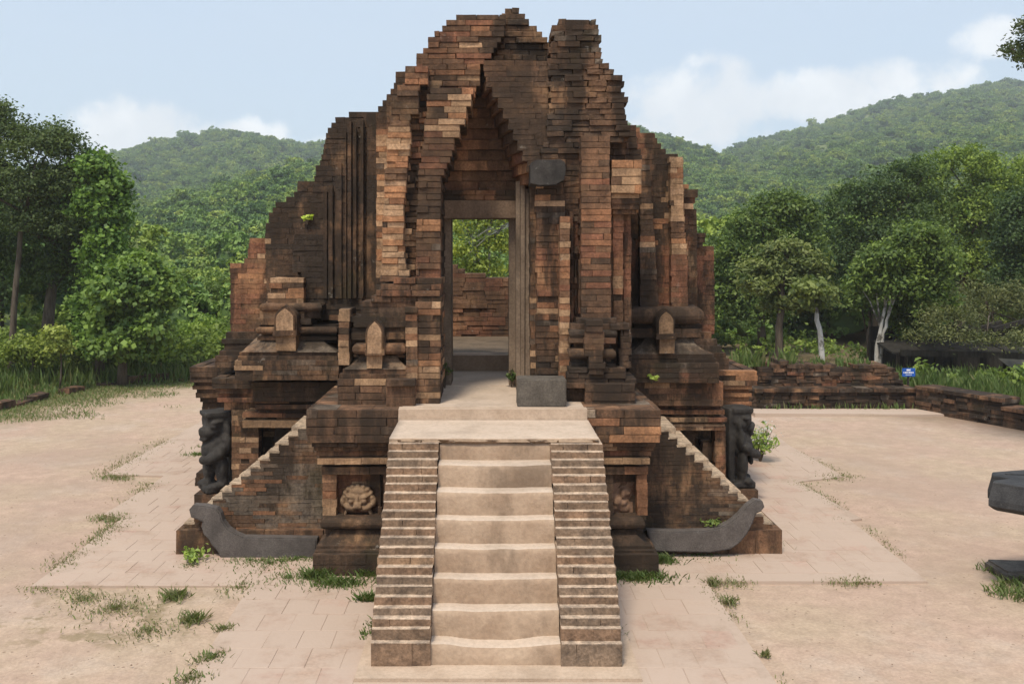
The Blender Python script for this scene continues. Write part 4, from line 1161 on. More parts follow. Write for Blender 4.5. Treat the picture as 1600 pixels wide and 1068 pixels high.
# curved stone guards leaning against the foot of the side stairs: things of their own
def guard(pts, d, label):
    cx = X(sum(p[0] for p in pts) / len(pts), d)
    mb = MB(); mb.prism([(X(a, d) - cx, Z(b, d)) for a, b in pts], -.0, .14, (.1, .1, .1, 1))
    me = mesh_from("stair_guard", mb.v, mb.f, M_GUARD)
    b = bmesh.new(); b.from_mesh(me)
    bmesh.ops.bevel(b, geom=[e for e in b.edges if abs(e.verts[0].co.y - e.verts[1].co.y) < .01], offset=.014, segments=2, affect='EDGES')
    b.to_mesh(me); b.free()
    o = bpy.data.objects.new("stair_guard", me); COL.objects.link(o); o.location = (cx, d, 0)
    tag(o, label, "carved stone", "curved stone guards at the side stairs")
guard([(345, 874), (340, 862), (331, 852), (325, 842), (318, 835), (314, 822), (316, 815), (308, 812), (298, 808), (295, 796), (301, 789), (318, 790), (338, 794), (344, 802), (348, 815), (356, 826), (366, 833), (380, 839), (495, 841), (494, 872)], 10.92,
      "dark curved stone slab with ragged upturned end, left of the stairs")
guard([(1016, 861), (1012, 829), (1060, 830), (1100, 829), (1122, 825), (1140, 817), (1156, 804), (1168, 790), (1181, 781), (1192, 783), (1195, 792), (1189, 799), (1182, 802), (1176, 818), (1168, 834), (1156, 848), (1142, 858), (1110, 863)], 10.92,
      "grey curved stone slab with smooth hooked end, right of the stairs")
GAIN = np.array([2.6, 2.45, 2.0])
# ------------------------------------------------------------------ statues and loose stones
lion = [('b', (-.20, .10, .53), (.07, .20, .55)),                       # slab behind the back
        ('b', (.02, .05, .98), (.20, .17, .11)), ('b', (.03, .05, 1.06), (.22, .19, .035)),      # flat crown
        ('e', (.05, .02, .86), (.20, .17, .16)), ('e', (.20, -.02, .80), (.12, .12, .09)),       # head and muzzle
        ('e', (.27, -.02, .84), (.055, .09, .045)), ('e', (.235, -.02, .715), (.09, .09, .035), (0, .2, 0)),   # nose and jaw
        ('e', (.13, -.13, .90), (.05, .05, .04)), ('e', (.10, -.14, .95), (.09, .05, .03)),      # eye and brow
        ('e', (-.06, -.13, .84), (.05, .05, .10)),                                               # ear
        ('e', (.02, .03, .60), (.20, .18, .24)), ('e', (.14, .0, .55), (.15, .15, .17)),         # chest and belly
        ('e', (-.03, -.14, .64), (.09, .10, .15)), ('e', (.08, -.20, .53), (.10, .08, .09), (0, .5, 0)), ('e', (.20, -.20, .46), (.12, .075, .075), (0, .35, 0)), ('e', (.30, -.17, .44), (.07, .07, .065)),   # arm and paw on the knee
        ('e', (.02, -.12, .28), (.10, .11, .22)), ('e', (.0, -.12, .12), (.08, .09, .13)), ('e', (.09, -.14, .05), (.13, .09, .055)),      # near leg and foot
        ('e', (.14, .08, .28), (.10, .11, .22)), ('e', (.18, .08, .06), (.14, .10, .06)),
        ('e', (.22, -.08, .33), (.05, .06, .06)), ('b', (.02, .03, .0), (.25, .22, .045))]
def make_lion(px, d, sgn, rotz, sx, label, zb):
    x = X(px, d)
    o = sdf_statue("lion_statue", M_DARK, lion, .017, (x, d, zb + .045), rotz=rotz, scale=(sgn * sx, 1, .96), smooth_it=3, noise_amp=.012, seed=px * .1)
    tag(o, label, "statue", "upright stone lions at the base corners")
    b = MB(); b.box(-.30 * sx, .30 * sx, -.27, .30, -zb - .09, -.045, (*PAL['umber'], .9), .008)
    p = new_obj("brick_footing", mesh_from("brick_footing", b.v, b.f, M_BRICK, b.c)); p.parent = o; p.location = (0, 0, 0)
make_lion(1154, 13.45, 1, .12, .66, "dark stone lion in clear profile at the right corner of the temple", .235)
make_lion(345, 13.35, -1, .55, .95, "broad blackened stone lion turned away at the left corner of the temple", .20)

def rounded_block(name, x0, x1, y0, y1, z0, z1, mat, bev=.03, amp=.012, **kw):
    cx, cy = (x0 + x1) / 2, (y0 + y1) / 2
    b = bmesh.new(); bmesh.ops.create_cube(b, size=1, matrix=Matrix.Translation((0, 0, (z1 - z0) / 2)) @ Matrix.Diagonal((x1 - x0, y1 - y0, z1 - z0, 1)))
    bmesh.ops.bevel(b, geom=b.edges[:], offset=bev, segments=3, affect='EDGES')
    bmesh.ops.subdivide_edges(b, edges=b.edges[:], cuts=2, use_grid_fill=True)
    me = bpy.data.meshes.new(name); b.to_mesh(me); b.free()
    for v in me.vertices: v.co += v.normal * amp * mnoise.noise(v.co * 5 + Vector((x0, y0, 0)))
    me.materials.append(mat)
    o = bpy.data.objects.new(name, me); COL.objects.link(o); o.location = (cx, cy, z0)
    return tag(o, **kw)
rounded_block("stone_block", X(808, 10.66), X(885, 10.66), 10.66, 11.0, 1.765, Z(592, 10.66), M_GREY, .012, .006, label="squared grey stone block standing right of the temple doorway", cat="stone block")
rounded_block("fallen_stone", X(1564, 10.25), X(1700, 10.25), 10.15, 10.6, -.02, .105, M_GREY, .035, .02, label="low grey stone lying on grass at the right edge", cat="stone block")

# altar stone with a notched spout, on its pedestal beyond the frame
AL = empty("stone_altar", (X(1660, 10.0), 10.0, 0), label="dark stone altar with a notched spout at the right edge", cat="altar")
def altar():
    zt = Z(737, 10.25); zb = .845
    x = lambda p: X(p, 9.9)
    out = [(X(a_, d_), d_) for a_, d_ in ((1549, 9.79), (1600, 9.57), (1700, 9.48), (1830, 9.48), (1830, 10.75), (1700, 10.75), (1620, 10.42), (1548, 10.25), (1547, 10.10), (1576, 9.95), (1550, 9.86))]
    pts = []
    n = len(out)
    for i in range(n):                                     # soften the outline except at the notch
        p, q = out[i], out[(i + 1) % n]
        for k in range(5): pts.append((p[0] + (q[0] - p[0]) * k / 5 + R.uniform(-.003, .003), p[1] + (q[1] - p[1]) * k / 5))
    m = len(pts); cx, cy = x(1700), 10.05
    b = bmesh.new(); loops = []
    for z, s in ((zb, .93), (zb + .02, .975), (zb + .06, 1.03), (zb + .12, 1.03), (zb + .2, 1.005), (zt - .03, .985), (zt - .008, .982), (zt, .974)):
        loops.append([b.verts.new((cx + (p[0] - cx) * s, cy + (p[1] - cy) * s, z)) for p in pts])
    for a_, c_ in zip(loops[:-1], loops[1:]):
        for i in range(m): b.faces.new((a_[i], a_[(i + 1) % m], c_[(i + 1) % m], c_[i]))
    b.faces.new(loops[-1]); b.faces.new(loops[0][::-1])
    bmesh.ops.recalc_face_normals(b, faces=b.faces[:])
    me = bpy.data.meshes.new("spout_slab"); b.to_mesh(me); b.free(); me.materials.append(M_ALTAR)
    new_obj("spout_slab", me, AL)
    p = MB(); xc = x(1800)
    for z0, z1, r in ((0, .2, .50), (.2, .32, .44), (.32, zb - .12, .36), (zb - .12, zb + .01, .44)): p.box(xc - r, xc + r, 10.1 - r, 10.1 + r, z0, z1, (.1, .1, .1, 1), .008)
    p.build("pedestal", M_DARK, AL)
    g = MB(); g.bar((x(1590), 10.14, zt + .002), (x(1740), 10.0, zt + .002), .02, .012); g.build("drain_rim", M_ALTAR, AL)
altar()

# ------------------------------------------------------------------ ruined walls, kerb
def ruin_wall():
    RW = empty("ruined_wall", (7.6, 21.6, 0), label="long ruined brick wall of two ragged tiers behind the right courtyard", cat="wall")
    def tier(name, x0, x1, y, thick, z0, ztop, erode, tone):
        mb = MB(); z = z0; ch = .085
        while z < max(ztop(x) for x in np.linspace(x0, x1, 9)):
            x = x0 + R.uniform(-.1, .1)
            while x < x1:
                ln = R.uniform(.14, .4); top = ztop(x + ln / 2) + R.uniform(-.06, .05)
                if z + ch * .6 < top:
                    e = erode * (mnoise.noise(Vector((x * 1.5, z * 4, y))) + R.uniform(-.6, .6))
                    c = PAL[pick(tone)]; f = R.uniform(.8, 1.2)
                    mb.box(x, x + ln - .008, y + e, y + thick, z, z + ch - .006, (c[0] * f, c[1] * f, c[2] * f, 1), .014)
                x += ln
            z += ch
        mb.build(name, M_BRICK, RW, kind='stuff')
    x0, x1 = X(1150, 21.5), X(1432, 21.5)
    tier("lower_tier", x0, x1 - .1, 21.5, .7, -.02, lambda x: .48, .04, 'dark')
    tier("ledge", x0 + .3, x1, 21.42, .7, .40, lambda x: .50, .02, 'mixed')
    tier("upper_tier", x0, x1 - .3, 21.85, .8, .46, lambda x: .98 + .08 * mnoise.noise(Vector((x * 1.3, 0, 0))) - max(0, x - 8.6) * .22 - max(0, 6.7 - x) * .15, .06, 'mixed')
ruin_wall()
def low_wall():
    LW = empty("low_wall", (10.5, 20, 0), label="low brick wall with flat coping running along the right courtyard edge", cat="wall")
    a = Vector((X(1428, 21.5), 21.4)); b = Vector((X(1740, 17.4), 17.4))
    dirv = (b - a); Lg = dirv.length; dirv.normalize(); nrm = Vector((-dirv.y, dirv.x)) * -1
    if nrm.x < 0: nrm = -nrm
    mb = MB(); cp = MB()
    def seg(s0, s1, z0, z1, off, th, mbx, tone):
        p = a + dirv * s0 + nrm * off; q = a + dirv * s1 + nrm * off; c = PAL[pick(tone)]
        v = [(p.x, p.y), (q.x, q.y), (q.x + nrm.x * th, q.y + nrm.y * th), (p.x + nrm.x * th, p.y + nrm.y * th)]
        j = lambda: R.uniform(-.01, .01)
        mbx.raw([(x + j(), y + j(), z0) for x, y in v] + [(x + j(), y + j(), z1 + j() * .6) for x, y in v], BOXF, (*c, 1))
    for k in range(7):
        s = 0
        while s < Lg:
            ln = R.uniform(.2, .45); top = .52 if s < 2.1 else .36
            if k * .075 < top - .06: seg(s, s + ln - .008, k * .075 - .01, k * .075 + .068, R.uniform(-.03, .03), .5, mb, 'dark')
            s += ln
    mb.build("wall_brickwork", M_BRICK, LW, kind='stuff')
    s = 0
    while s < Lg:
        ln = R.uniform(.5, .9); z = .48 if s < 2.1 else .32
        cb = MB(); seg(s, s + ln - .015, z, z + .075, -.05, .6, cb, 'grey' if False else 'mixed'); cb.build("coping_stone", M_BRICK, LW); s += ln
low_wall()
def kerb():
    K = empty("stone_kerb", (-10.6, 24, 0), label="broken stone kerb along the grass at the left courtyard edge", cat="kerb")
    pts = [(-11.6, 18.0), (-11.0, 21.3), (-10.75, 23.2), (-10.35, 25.3), (-9.4, 26.1), (-8.1, 26.5), (-6.5, 26.6)]
    for (x0, y0), (x1, y1) in zip(pts[:-1], pts[1:]):
        L = math.hypot(x1 - x0, y1 - y0); n = max(1, int(L / .55))
        for k in range(n):
            if R.random() < .22: continue
            t0, t1 = k / n, (k + .93) / n; wd = R.uniform(.22, .34); ht = R.uniform(.08, .26)
            mb = MB(); c = PAL[pick('dark')]
            p = (x0 + (x1 - x0) * t0, y0 + (y1 - y0) * t0, ht / 2 - .03); q = (x0 + (x1 - x0) * t1, y0 + (y1 - y0) * t1, ht / 2 - .03 + R.uniform(-.03, .03))
            mb.bar(p, q, wd, ht, (*c, 1)); mb.v = [(a + R.uniform(-.03, .03), b + R.uniform(-.03, .03), cc + R.uniform(-.02, .02)) for a, b, cc in mb.v]
            mb.build("kerb_stone", M_BRICK, K)
kerb()

# ------------------------------------------------------------------ pavement of flat tiles
def in_poly(x, y, P):
    c = False; j = len(P) - 1
    for i in range(len(P)):
        if (P[i][1] > y) != (P[j][1] > y) and x < (P[j][0] - P[i][0]) * (y - P[i][1]) / (P[j][1] - P[i][1]) + P[i][0]: c = not c
        j = i
    return c
PAVE = [(-2.4, 6.0), (2.32, 6.0), (2.28, 10.14), (4.62, 10.14), (4.68, 12.5), (4.86, 12.55), (4.68, 14.6), (5.5, 14.95), (5.42, 17.4), (5.6, 20.6), (-6.0, 20.6), (-6.0, 18.0), (-6.05, 15.1), (-5.1, 15.0), (-5.08, 14.4), (-5.14, 12.75), (-4.82, 12.6), (-4.78, 10.0), (-2.5, 10.0)]
pv = MB()
n = len(PAVE); pv.raw([(x, y, -.04) for x, y in PAVE] + [(x, y, .0135) for x, y in PAVE], [tuple(range(n, 2 * n))] + [(i, (i + 1) % n, (i + 1) % n + n, i + n) for i in range(n)], (.36, .27, .205, 1))
PV = pv.build("pavement", M_TILE, None, kind='structure')
tiles = []; TILE_C = [(.385, .275, .208), (.40, .275, .21), (.385, .28, .215), (.41, .30, .228), (.36, .255, .195), (.405, .265, .205)]
tw, td = .30, .40
j = 0; y = 6.0
while y < 20.4:
    x = -6.2 + (tw / 2 if j % 2 else 0)
    while x < 5.8:
        cx, cy = x + tw / 2, y + td / 2
        ok = all(in_poly(cx + sx * tw * .46, cy + sy * td * .46, PAVE) for sx in (-1, 1) for sy in (-1, 1))
        under = (-4.1 < cx < 3.7 and cy > 14.4) or (-3.3 < cx < 3.2 and 12.9 < cy < 14.5) or (-2 < cx < 1.9 and 10.4 < cy < 12.9) or (-1.05 < cx < 1.2 and 7.8 < cy < 10.6) or (-3.6 < cx < 3.35 and 11.1 < cy < 12.4)
        if ok and not under: tiles.append((cx, cy))
        x += tw
    y += td; j += 1
def tile_score(t):
    px = VX + t[0] * F / t[1]; py = HY + H * F / t[1]
    hid = (px < -10 or px > 1610 or py > 1075) or (552 < px < 1000 and 640 < py) or (480 < px < 1030 and 640 < py < 905) or (280 < px < 490 and 640 < py < 860) or (1030 < px < 1215 and 640 < py < 850) or (310 < px < 1170 and py < 760)
    return (1 if hid else 0, t[1])
tiles.sort(key=tile_score)
TM = []
for k in range(12):
    mb = MB(); c = TILE_C[k % 6]; f = (.94, 1.05)[k // 6]
    jx = lambda: R.uniform(-.004, .004)
    hw, hd = tw / 2 - .0028, td / 2 - .0028
    v0 = [(-hw, -hd), (hw, -hd), (hw, hd), (-hw, hd)]
    vs = [(a + jx(), b + jx(), -.03) for a, b in v0] + [(a + jx(), b + jx(), .0105 + jx() * .3) for a, b in v0] + [(a * .975, b * .98, .013 + jx() * .25) for a, b in v0]
    fs = [(0, 1, 5, 4), (1, 2, 6, 5), (2, 3, 7, 6), (3, 0, 4, 7), (4, 5, 9, 8), (5, 6, 10, 9), (6, 7, 11, 10), (7, 4, 8, 11), (8, 9, 10, 11)]
    mb.raw(vs, fs, (c[0] * f, c[1] * f, c[2] * f, 1)); TM.append(mesh_from("tile", mb.v, mb.f, M_TILE, mb.c))
restt = MB()
for i, (cx, cy) in enumerate(tiles):
    m = TM[R.randrange(12)]; dz = .004 + R.uniform(-.002, .0025)
    if i < 300:
        o = bpy.data.objects.new("tile", m); COL.objects.link(o); o.parent = PV; o.location = (cx, cy, dz); o.rotation_euler = (0, 0, R.uniform(-.008, .008))
    else:
        c = TILE_C[R.randrange(6)]
        restt.raw([(v.co.x + cx, v.co.y + cy, v.co.z + dz) for v in m.vertices], [tuple(p.vertices) for p in m.polygons], (*c, 1))
restt.build("tiles", M_TILE, PV, kind='stuff')

fp = MB(); fp.box(5.7, 9.75, 20.62, 21.38, -.05, .05, (.42, .33, .255, 1), .012)
fp.build('footpath', M_TILE, None, kind='structure')
# ------------------------------------------------------------------ sign and shed
SG = empty("site_sign", (X(1420, 22.4), 22.4, .9), label="small blue sign with two white lines above the ruined wall", cat="sign")
def sign():
    d = 22.4; x0, x1 = X(1410, d), X(1430, d); z0, z1 = Z(588, d), Z(575, d)
    b = MB(); b.box(x0, x1, d, d + .02, z0, z1); b.build("panel", M_BLUE, SG)
    p = MB(); p.box((x0 + x1) / 2 - .02, (x0 + x1) / 2 + .02, d + .02, d + .05, 0, z1 - .03); p.build("post", M_WOOD, SG)
    w_, h = x1 - x0, z1 - z0
    for zc, hh, xs in ((.78, .10, (.32, .40, .48, .56)), (.48, .09, (.08, .19, .27, .38, .49, .57, .68, .79)), (.22, .04, (.25, .34, .44, .53, .63))):
        l = MB()
        for q in xs: l.box(x0 + w_ * q, x0 + w_ * (q + .065 + R.uniform(0, .02)), d - .004, d - .001, z0 + h * (zc - hh), z0 + h * (zc + hh))
        l.build("lettering", M_WHITE, SG)
sign()
SH = empty("wooden_shed", (14.2, 26.5, 0), label="dark dilapidated wooden shed with sagging roof under the trees", cat="shed")
def shed():
    d0 = 25.5
    x = lambda p: X(p, d0)
    z = lambda p: Z(p, d0)
    for k in range(9):                                     # roof boards
        a, b = x(1412 + k * 26), x(1412 + k * 26 + 25)
        m = MB(); s = R.uniform(-.04, .04)
        m.bar((a, d0 - .25, z(551) + s), (a + .1, d0 + 1.2, z(540) + s), (b - a) * 1.9, .05); m.build("roof_board", M_WOOD, SH)
    m = MB(); m.bar((x(1400), d0 - .3, z(549)), (x(1660), d0 - .3, z(555)), .08, .16); m.build("eave_beam", M_WOOD, SH)
    for p in (1424, 1462, 1490, 1535, 1572, 1610):
        m = MB(); m.bar((x(p), d0, -.05), (x(p) + R.uniform(-.06, .06), d0, z(548)), .12, .12); m.build("post", M_WOOD, SH)
    for k in range(5):
        m = MB(); m.box(x(1427 + k * 5.5), x(1427 + k * 5.5 + 5.2), d0 + .06, d0 + .1, 0, z(552), (.1, .1, .1, 1), .006); m.build("wall_board", M_WOOD, SH)
    m = MB(); m.bar((x(1463), d0 + .05, z(585)), (x(1488), d0 + .05, z(556)), .06, .10); m.build("brace", M_WOOD, SH)
    m = MB(); m.box(x(1416), x(1700), d0 + 2.4, d0 + 2.5, 0, z(520)); m.build("back_wall", M_WOOD, SH)
    for k in range(4):
        m = MB(); m.bar((x(1440 + 40 * k), d0 + .3, z(528 - 4 * k)), (x(1500 + 40 * k), d0 + .5, z(512 - 3 * k)), .09, .12); m.build("roof_pole", M_WOOD, SH)
    vs = []; fs = []; nn = 6                                # a sheet hanging by two corners
    A, B, C = Vector((x(1548), d0 - .36, z(557))), Vector((x(1596), d0 - .36, z(560))), Vector((x(1574), d0 - .42, z(582)))
    idx = {}
    for i in range(nn + 1):
        for j in range(nn + 1 - i):
            u, v = i / nn, j / nn; q = A * (1 - u - v) + B * u + C * v
            idx[i, j] = len(vs); vs.append((q.x, q.y - .12 * math.sin(3.14 * v) * math.sin(3.14 * (u + v / 2)), q.z))
    for i in range(nn):
        for j in range(nn - i):
            fs.append((idx[i, j], idx[i + 1, j], idx[i, j + 1]))
            if i + j < nn - 1: fs.append((idx[i + 1, j], idx[i + 1, j + 1], idx[i, j + 1]))
    new_obj("hanging_sheet", mesh_from("hanging_sheet", vs, fs, M_TARP, None, True), SH)
shed()

# ------------------------------------------------------------------ trees
DKG, LTG = (.022, .040, .014), (.075, .105, .030)
def tree(label, base, trunk, blobs, n, leaf, cd=DKG, cl=LTG, bark=None, clump=.32, limbs=4, group=None, cat="tree", name="tree", per=26, up=.55, shell=(.5, 1.06), r0=.12, aspect=.55):
    """trunk = list of (x, y, z) from the ground up; blobs in world coordinates"""
    T = empty(name, (base[0], base[1], 0), label=label, cat=cat)
    if group: T['group'] = group
    bark = bark or M_BARK
    for i, tr in enumerate(trunk):
        pts = [Vector(p) for p in tr]
        fine = []
        for a, b in zip(pts[:-1], pts[1:]):
            for k in range(3):
                q = a.lerp(b, k / 3); fine.append(q + Vector((R.uniform(-.03, .03), R.uniform(-.03, .03), 0)))
        fine.append(pts[-1])
        rr = r0 * (1 if i == 0 else .8)
        mb = MB(); mb.tube(fine, [rr * (1.25 if k == 0 else 1) * (1 - .6 * k / len(fine)) for k in range(len(fine))], 8, wob=.1)
        end = fine[-1]
        for k in range(limbs):
            s = fine[int(len(fine) * R.uniform(.5, .98)) if len(fine) > 2 else -1]; bb = blobs[R.randrange(len(blobs))]
            e = Vector((bb[0] + R.uniform(-.6, .6) * bb[3], bb[1] + R.uniform(-.6, .6) * bb[4], bb[2] + R.uniform(-.3, .6) * bb[5]))
            mid = s.lerp(e, .5) + Vector((0, 0, .15))
            mb.tube([s, mid, e], [rr * .42, rr * .26, rr * .08], 5)
        mb.build("trunk", bark, T, True)
    k_ = .66 if n > 2000 else .85
    V, C = foliage(blobs, int(n * 2.0), leaf * k_, cd, cl, clump * 1.05, int(per * 1.7), up, shell, aspect)
    new_obj("crown", fast_mesh("crown", V, C, M_LEAF), T)
    return T
def pb(px, py, d, rx, ry, dep=None):
    """a lump of crown seen at that place, half sizes in px, at distance d"""
    k = d / F
    return (X(px, d), d + (R.uniform(-.3, .3)), Z(py, d), rx * k, (dep if dep else (rx + ry) / 2) * k, ry * k)
def gp(px, d, z=0): return (X(px, d), d, z)
def tp(px, py, d): return (X(px, d), d, Z(py, d))

# left side
d = 27.0
tree("tall slender tree with thin bare trunk, farthest left", gp(18, d), [[gp(16, d), tp(22, 480, d), tp(34, 360, d), tp(55, 280, d)]],
     [pb(5, 215, d, 45, 45), pb(60, 235, d, 50, 40), pb(95, 225, d, 35, 35), pb(20, 300, d, 60, 55), pb(90, 290, d, 55, 50), pb(60, 350, d, 60, 40), pb(120, 250, d, 25, 22), pb(-50, 280, d, 60, 70), pb(5, 180, d, 16, 25), pb(85, 196, d, 10, 10)],
     15000, .15, (.020, .034, .016), (.055, .078, .030), clump=.26, limbs=7, r0=.10)
d = 29.5
tree("dark dense tree behind the slender one on the left", gp(75, d), [[gp(72, d), tp(78, 480, d), tp(90, 380, d)]],
     [pb(110, 330, d, 70, 70), pb(60, 380, d, 80, 60), pb(140, 300, d, 45, 50), pb(100, 430, d, 70, 55), pb(20, 430, d, 70, 60), pb(-50, 380, d, 80, 90), pb(150, 370, d, 40, 60)], 17000, .17, (.016, .030, .012), (.05, .08, .024), r0=.22)
d = 26.5
tree("vine-hung tree with bright leaves falling down its right side", gp(160, d), [[gp(158, d), tp(155, 470, d), tp(160, 330, d)]],
     [pb(150, 265, d, 28, 22), pb(168, 300, d, 24, 34), pb(175, 345, d, 22, 34), pb(165, 390, d, 26, 40), pb(145, 330, d, 25, 40), pb(170, 430, d, 24, 40), pb(150, 480, d, 25, 35), pb(140, 535, d, 30, 40)], 9000, .19, (.022, .048, .014), (.090, .150, .035), clump=.24, r0=.12, aspect=.8)
d = 25.5
tree("rounded mound of big-leaved vines over a low tree", gp(205, d), [[gp(190, d), tp(200, 500, d), tp(215, 430, d)]],
     [pb(215, 425, d, 42, 28), pb(245, 445, d, 28, 30), pb(195, 460, d, 40, 40), pb(230, 470, d, 30, 25), pb(175, 500, d, 35, 35), pb(255, 470, d, 18, 22), pb(205, 540, d, 38, 40), pb(240, 520, d, 30, 36), pb(172, 550, d, 32, 36)], 7000, .22, (.028, .055, .016), (.10, .155, .04), clump=.2, r0=.12, aspect=.85, shell=(.7, 1.06))
d = 24.5
tree("young sapling with pale yellow-green leaves in the grass", gp(95, d), [[gp(94, d), tp(96, 545, d), tp(95, 520, d)]],
     [pb(95, 522, d, 18, 14), pb(88, 545, d, 14, 8), pb(104, 540, d, 14, 10)], 900, .12, (.08, .11, .03), (.17, .20, .06), clump=.14, limbs=5, r0=.025, per=14)
d = 36.0
tree("tall tree half hidden at the back of the left grove", gp(10, d), [[gp(-5, d), tp(0, 420, d), tp(10, 300, d)]],
     [pb(-60, 260, d, 90, 70), pb(10, 330, d, 80, 70), pb(-90, 380, d, 90, 90), pb(110, 440, d, 60, 60), pb(40, 470, d, 80, 50)], 11000, .22, (.018, .034, .012), (.06, .09, .026), r0=.2)
# bushes behind the kerb
for lab, px, py, dd, rx, ry, nn, cd, cl in [
    ("broad bright green bush beside the temple's left corner", 310, 535, 31, 42, 40, 4500, (.04, .075, .018), (.13, .19, .04)),
    ("rounded olive bush in the grass left of the courtyard", 215, 545, 29, 50, 32, 3600, (.03, .05, .015), (.09, .12, .035)),
    ("low yellow-green bush under the slender tree", 48, 548, 26, 40, 24, 2600, (.04, .065, .016), (.13, .165, .04)),
    ("dark spreading bush below the vine mound", 165, 540, 27.5, 45, 34, 3600, (.022, .042, .014), (.07, .10, .03)),
    ("small light bush on the slope left of the temple", 268, 500, 34, 34, 30, 2600, (.04, .07, .02), (.12, .17, .04)),
    ("tall shrub reaching up the temple's left wing", 338, 480, 36, 26, 60, 3600, (.03, .055, .016), (.09, .13, .035))]:
    zb = Z(py + ry, dd)
    tree(lab, gp(px, dd), [[gp(px, dd), tp(px + 4, py + 5, dd)]], [pb(px, py, dd, rx, ry), pb(px - rx * .5, py + ry * .4, dd, rx * .6, ry * .6), pb(px + rx * .5, py + ry * .35, dd, rx * .6, ry * .6)], nn, .16, cd, cl, name="bush", cat="bush", clump=.22, limbs=3, r0=.05)
# through the doorway
d = 25.5
tree("twisting pale-limbed tree seen through the temple doorway", gp(742, d), [[gp(735, d), tp(730, 440, d), tp(748, 390, d), tp(790, 350, d), tp(830, 345, d)], [gp(740, d), tp(752, 420, d), tp(735, 370, d), tp(715, 330, d)], [gp(760, d), tp(765, 410, d), tp(760, 360, d), tp(785, 320, d)]],
     [pb(735, 350, d, 40, 25), pb(770, 385, d, 40, 22), pb(715, 400, d, 25, 25), pb(790, 330, d, 30, 30), pb(750, 425, d, 40, 25), pb(760, 300, d, 60, 30)], 4200, .17, (.04, .07, .02), (.17, .20, .04), bark=M_PALEBARK, r0=.05, limbs=7, clump=.3)
# right side
d = 38.0
tree("largest tree on the right, with a towering light green crown", gp(1505, d), [[gp(1500, d), tp(1500, 470, d), tp(1508, 340, d)], [gp(1530, d), tp(1540, 460, d), tp(1560, 380, d)]],
     [pb(1500, 262, d, 55, 32), pb(1550, 290, d, 50, 45), pb(1450, 275, d, 40, 32), pb(1590, 340, d, 50, 60), pb(1520, 340, d, 70, 60), pb(1440, 330, d, 50, 55), pb(1570, 420, d, 60, 60), pb(1500, 420, d, 60, 60), pb(1620, 280, d, 40, 40)], 20000, .21, (.026, .05, .014), (.12, .165, .036), clump=.34, r0=.25)
d = 36.0
tree("dark broad-crowned tree standing left of the largest tree", gp(1370, d), [[gp(1372, d), tp(1368, 480, d), tp(1370, 380, d)]],
     [pb(1370, 305, d, 55, 38), pb(1325, 330, d, 45, 45), pb(1420, 320, d, 45, 50), pb(1390, 380, d, 70, 60), pb(1310, 400, d, 45, 60), pb(1450, 400, d, 45, 70), pb(1350, 460, d, 60, 50), pb(1420, 270, d, 35, 22)], 15000, .19, (.013, .028, .011), (.05, .078, .026), r0=.2)
d = 33.0
tree("two-tiered tree with upright leaf tufts beside the temple", gp(1190, d), [[gp(1190, d), tp(1188, 480, d), tp(1200, 380, d)]],
     [pb(1215, 325, d, 42, 28), pb(1180, 360, d, 45, 40), pb(1250, 345, d, 40, 35), pb(1150, 410, d, 45, 55), pb(1200, 420, d, 60, 45), pb(1265, 400, d, 30, 40), pb(1135, 470, d, 35, 50), pb(1180, 490, d, 45, 40)], 14000, .20, (.016, .034, .012), (.072, .105, .028), r0=.16)
d = 27.0
tree("umbrella-shaped tree with drooping pale leaves and stout trunk", gp(1219, d), [[gp(1219, d), tp(1217, 510, d), tp(1222, 440, d), tp(1230, 400, d)]],
     [pb(1230, 392, d, 36, 15), pb(1195, 420, d, 36, 18), pb(1262, 418, d, 32, 18), pb(1225, 440, d, 55, 20), pb(1180, 450, d, 25, 18), pb(1275, 460, d, 22, 22), pb(1235, 475, d, 40, 16)], 6500, .24, (.028, .045, .018), (.105, .125, .048), clump=.22, limbs=8, r0=.13, aspect=.4, up=.9)
d = 24.8
tree("slim leaning tree with a white trunk", gp(1284, d), [[gp(1286, d), tp(1282, 530, d), tp(1276, 485, d), tp(1268, 450, d)]],
     [pb(1265, 455, d, 22, 16), pb(1280, 475, d, 16, 12)], 1100, .20, (.028, .045, .018), (.10, .125, .04), bark=M_PALEBARK, r0=.085, limbs=4, clump=.2)
d = 26.5
tree("leafy round-crowned tree on twin white trunks", gp(1372, d), [[gp(1368, d), tp(1371, 540, d), tp(1378, 500, d), tp(1390, 440, d)], [gp(1370, d), tp(1380, 520, d), tp(1388, 490, d), tp(1410, 430, d)]],
     [pb(1430, 375, d, 38, 28), pb(1400, 410, d, 50, 35), pb(1455, 415, d, 38, 35), pb(1375, 430, d, 35, 35), pb(1420, 448, d, 60, 34), pb(1450, 480, d, 36, 22), pb(1362, 448, d, 28, 24)], 14000, .18, (.022, .042, .013), (.082, .120, .030), bark=M_PALEBARK, r0=.075, clump=.26)
d = 28.5
tree("pale-stemmed young tree right beside the twin white trunks", gp(1358, d), [[gp(1358, d), tp(1357, 530, d), tp(1362, 470, d)]], [pb(1362, 450, d, 22, 22), pb(1352, 470, d, 16, 14)], 1500, .17, (.02, .04, .013), (.07, .105, .03), bark=M_BARK, r0=.075)
for px, top, lab in ((1404, 500, "thin bent tree behind the blue sign"), (1416, 480, "straight thin tree just above the blue sign")):
    tree(lab, gp(px, 27.5), [[gp(px - 3, 27.5), tp(px, 540, 27.5), tp(px + 4, top, 27.5)]], [pb(px + 6, top - 10, 27.5, 22, 22), pb(px + 16, top + 15, 27.5, 16, 16)], 1500, .17, (.02, .04, .013), (.075, .11, .03), r0=.06)
d = 30.0
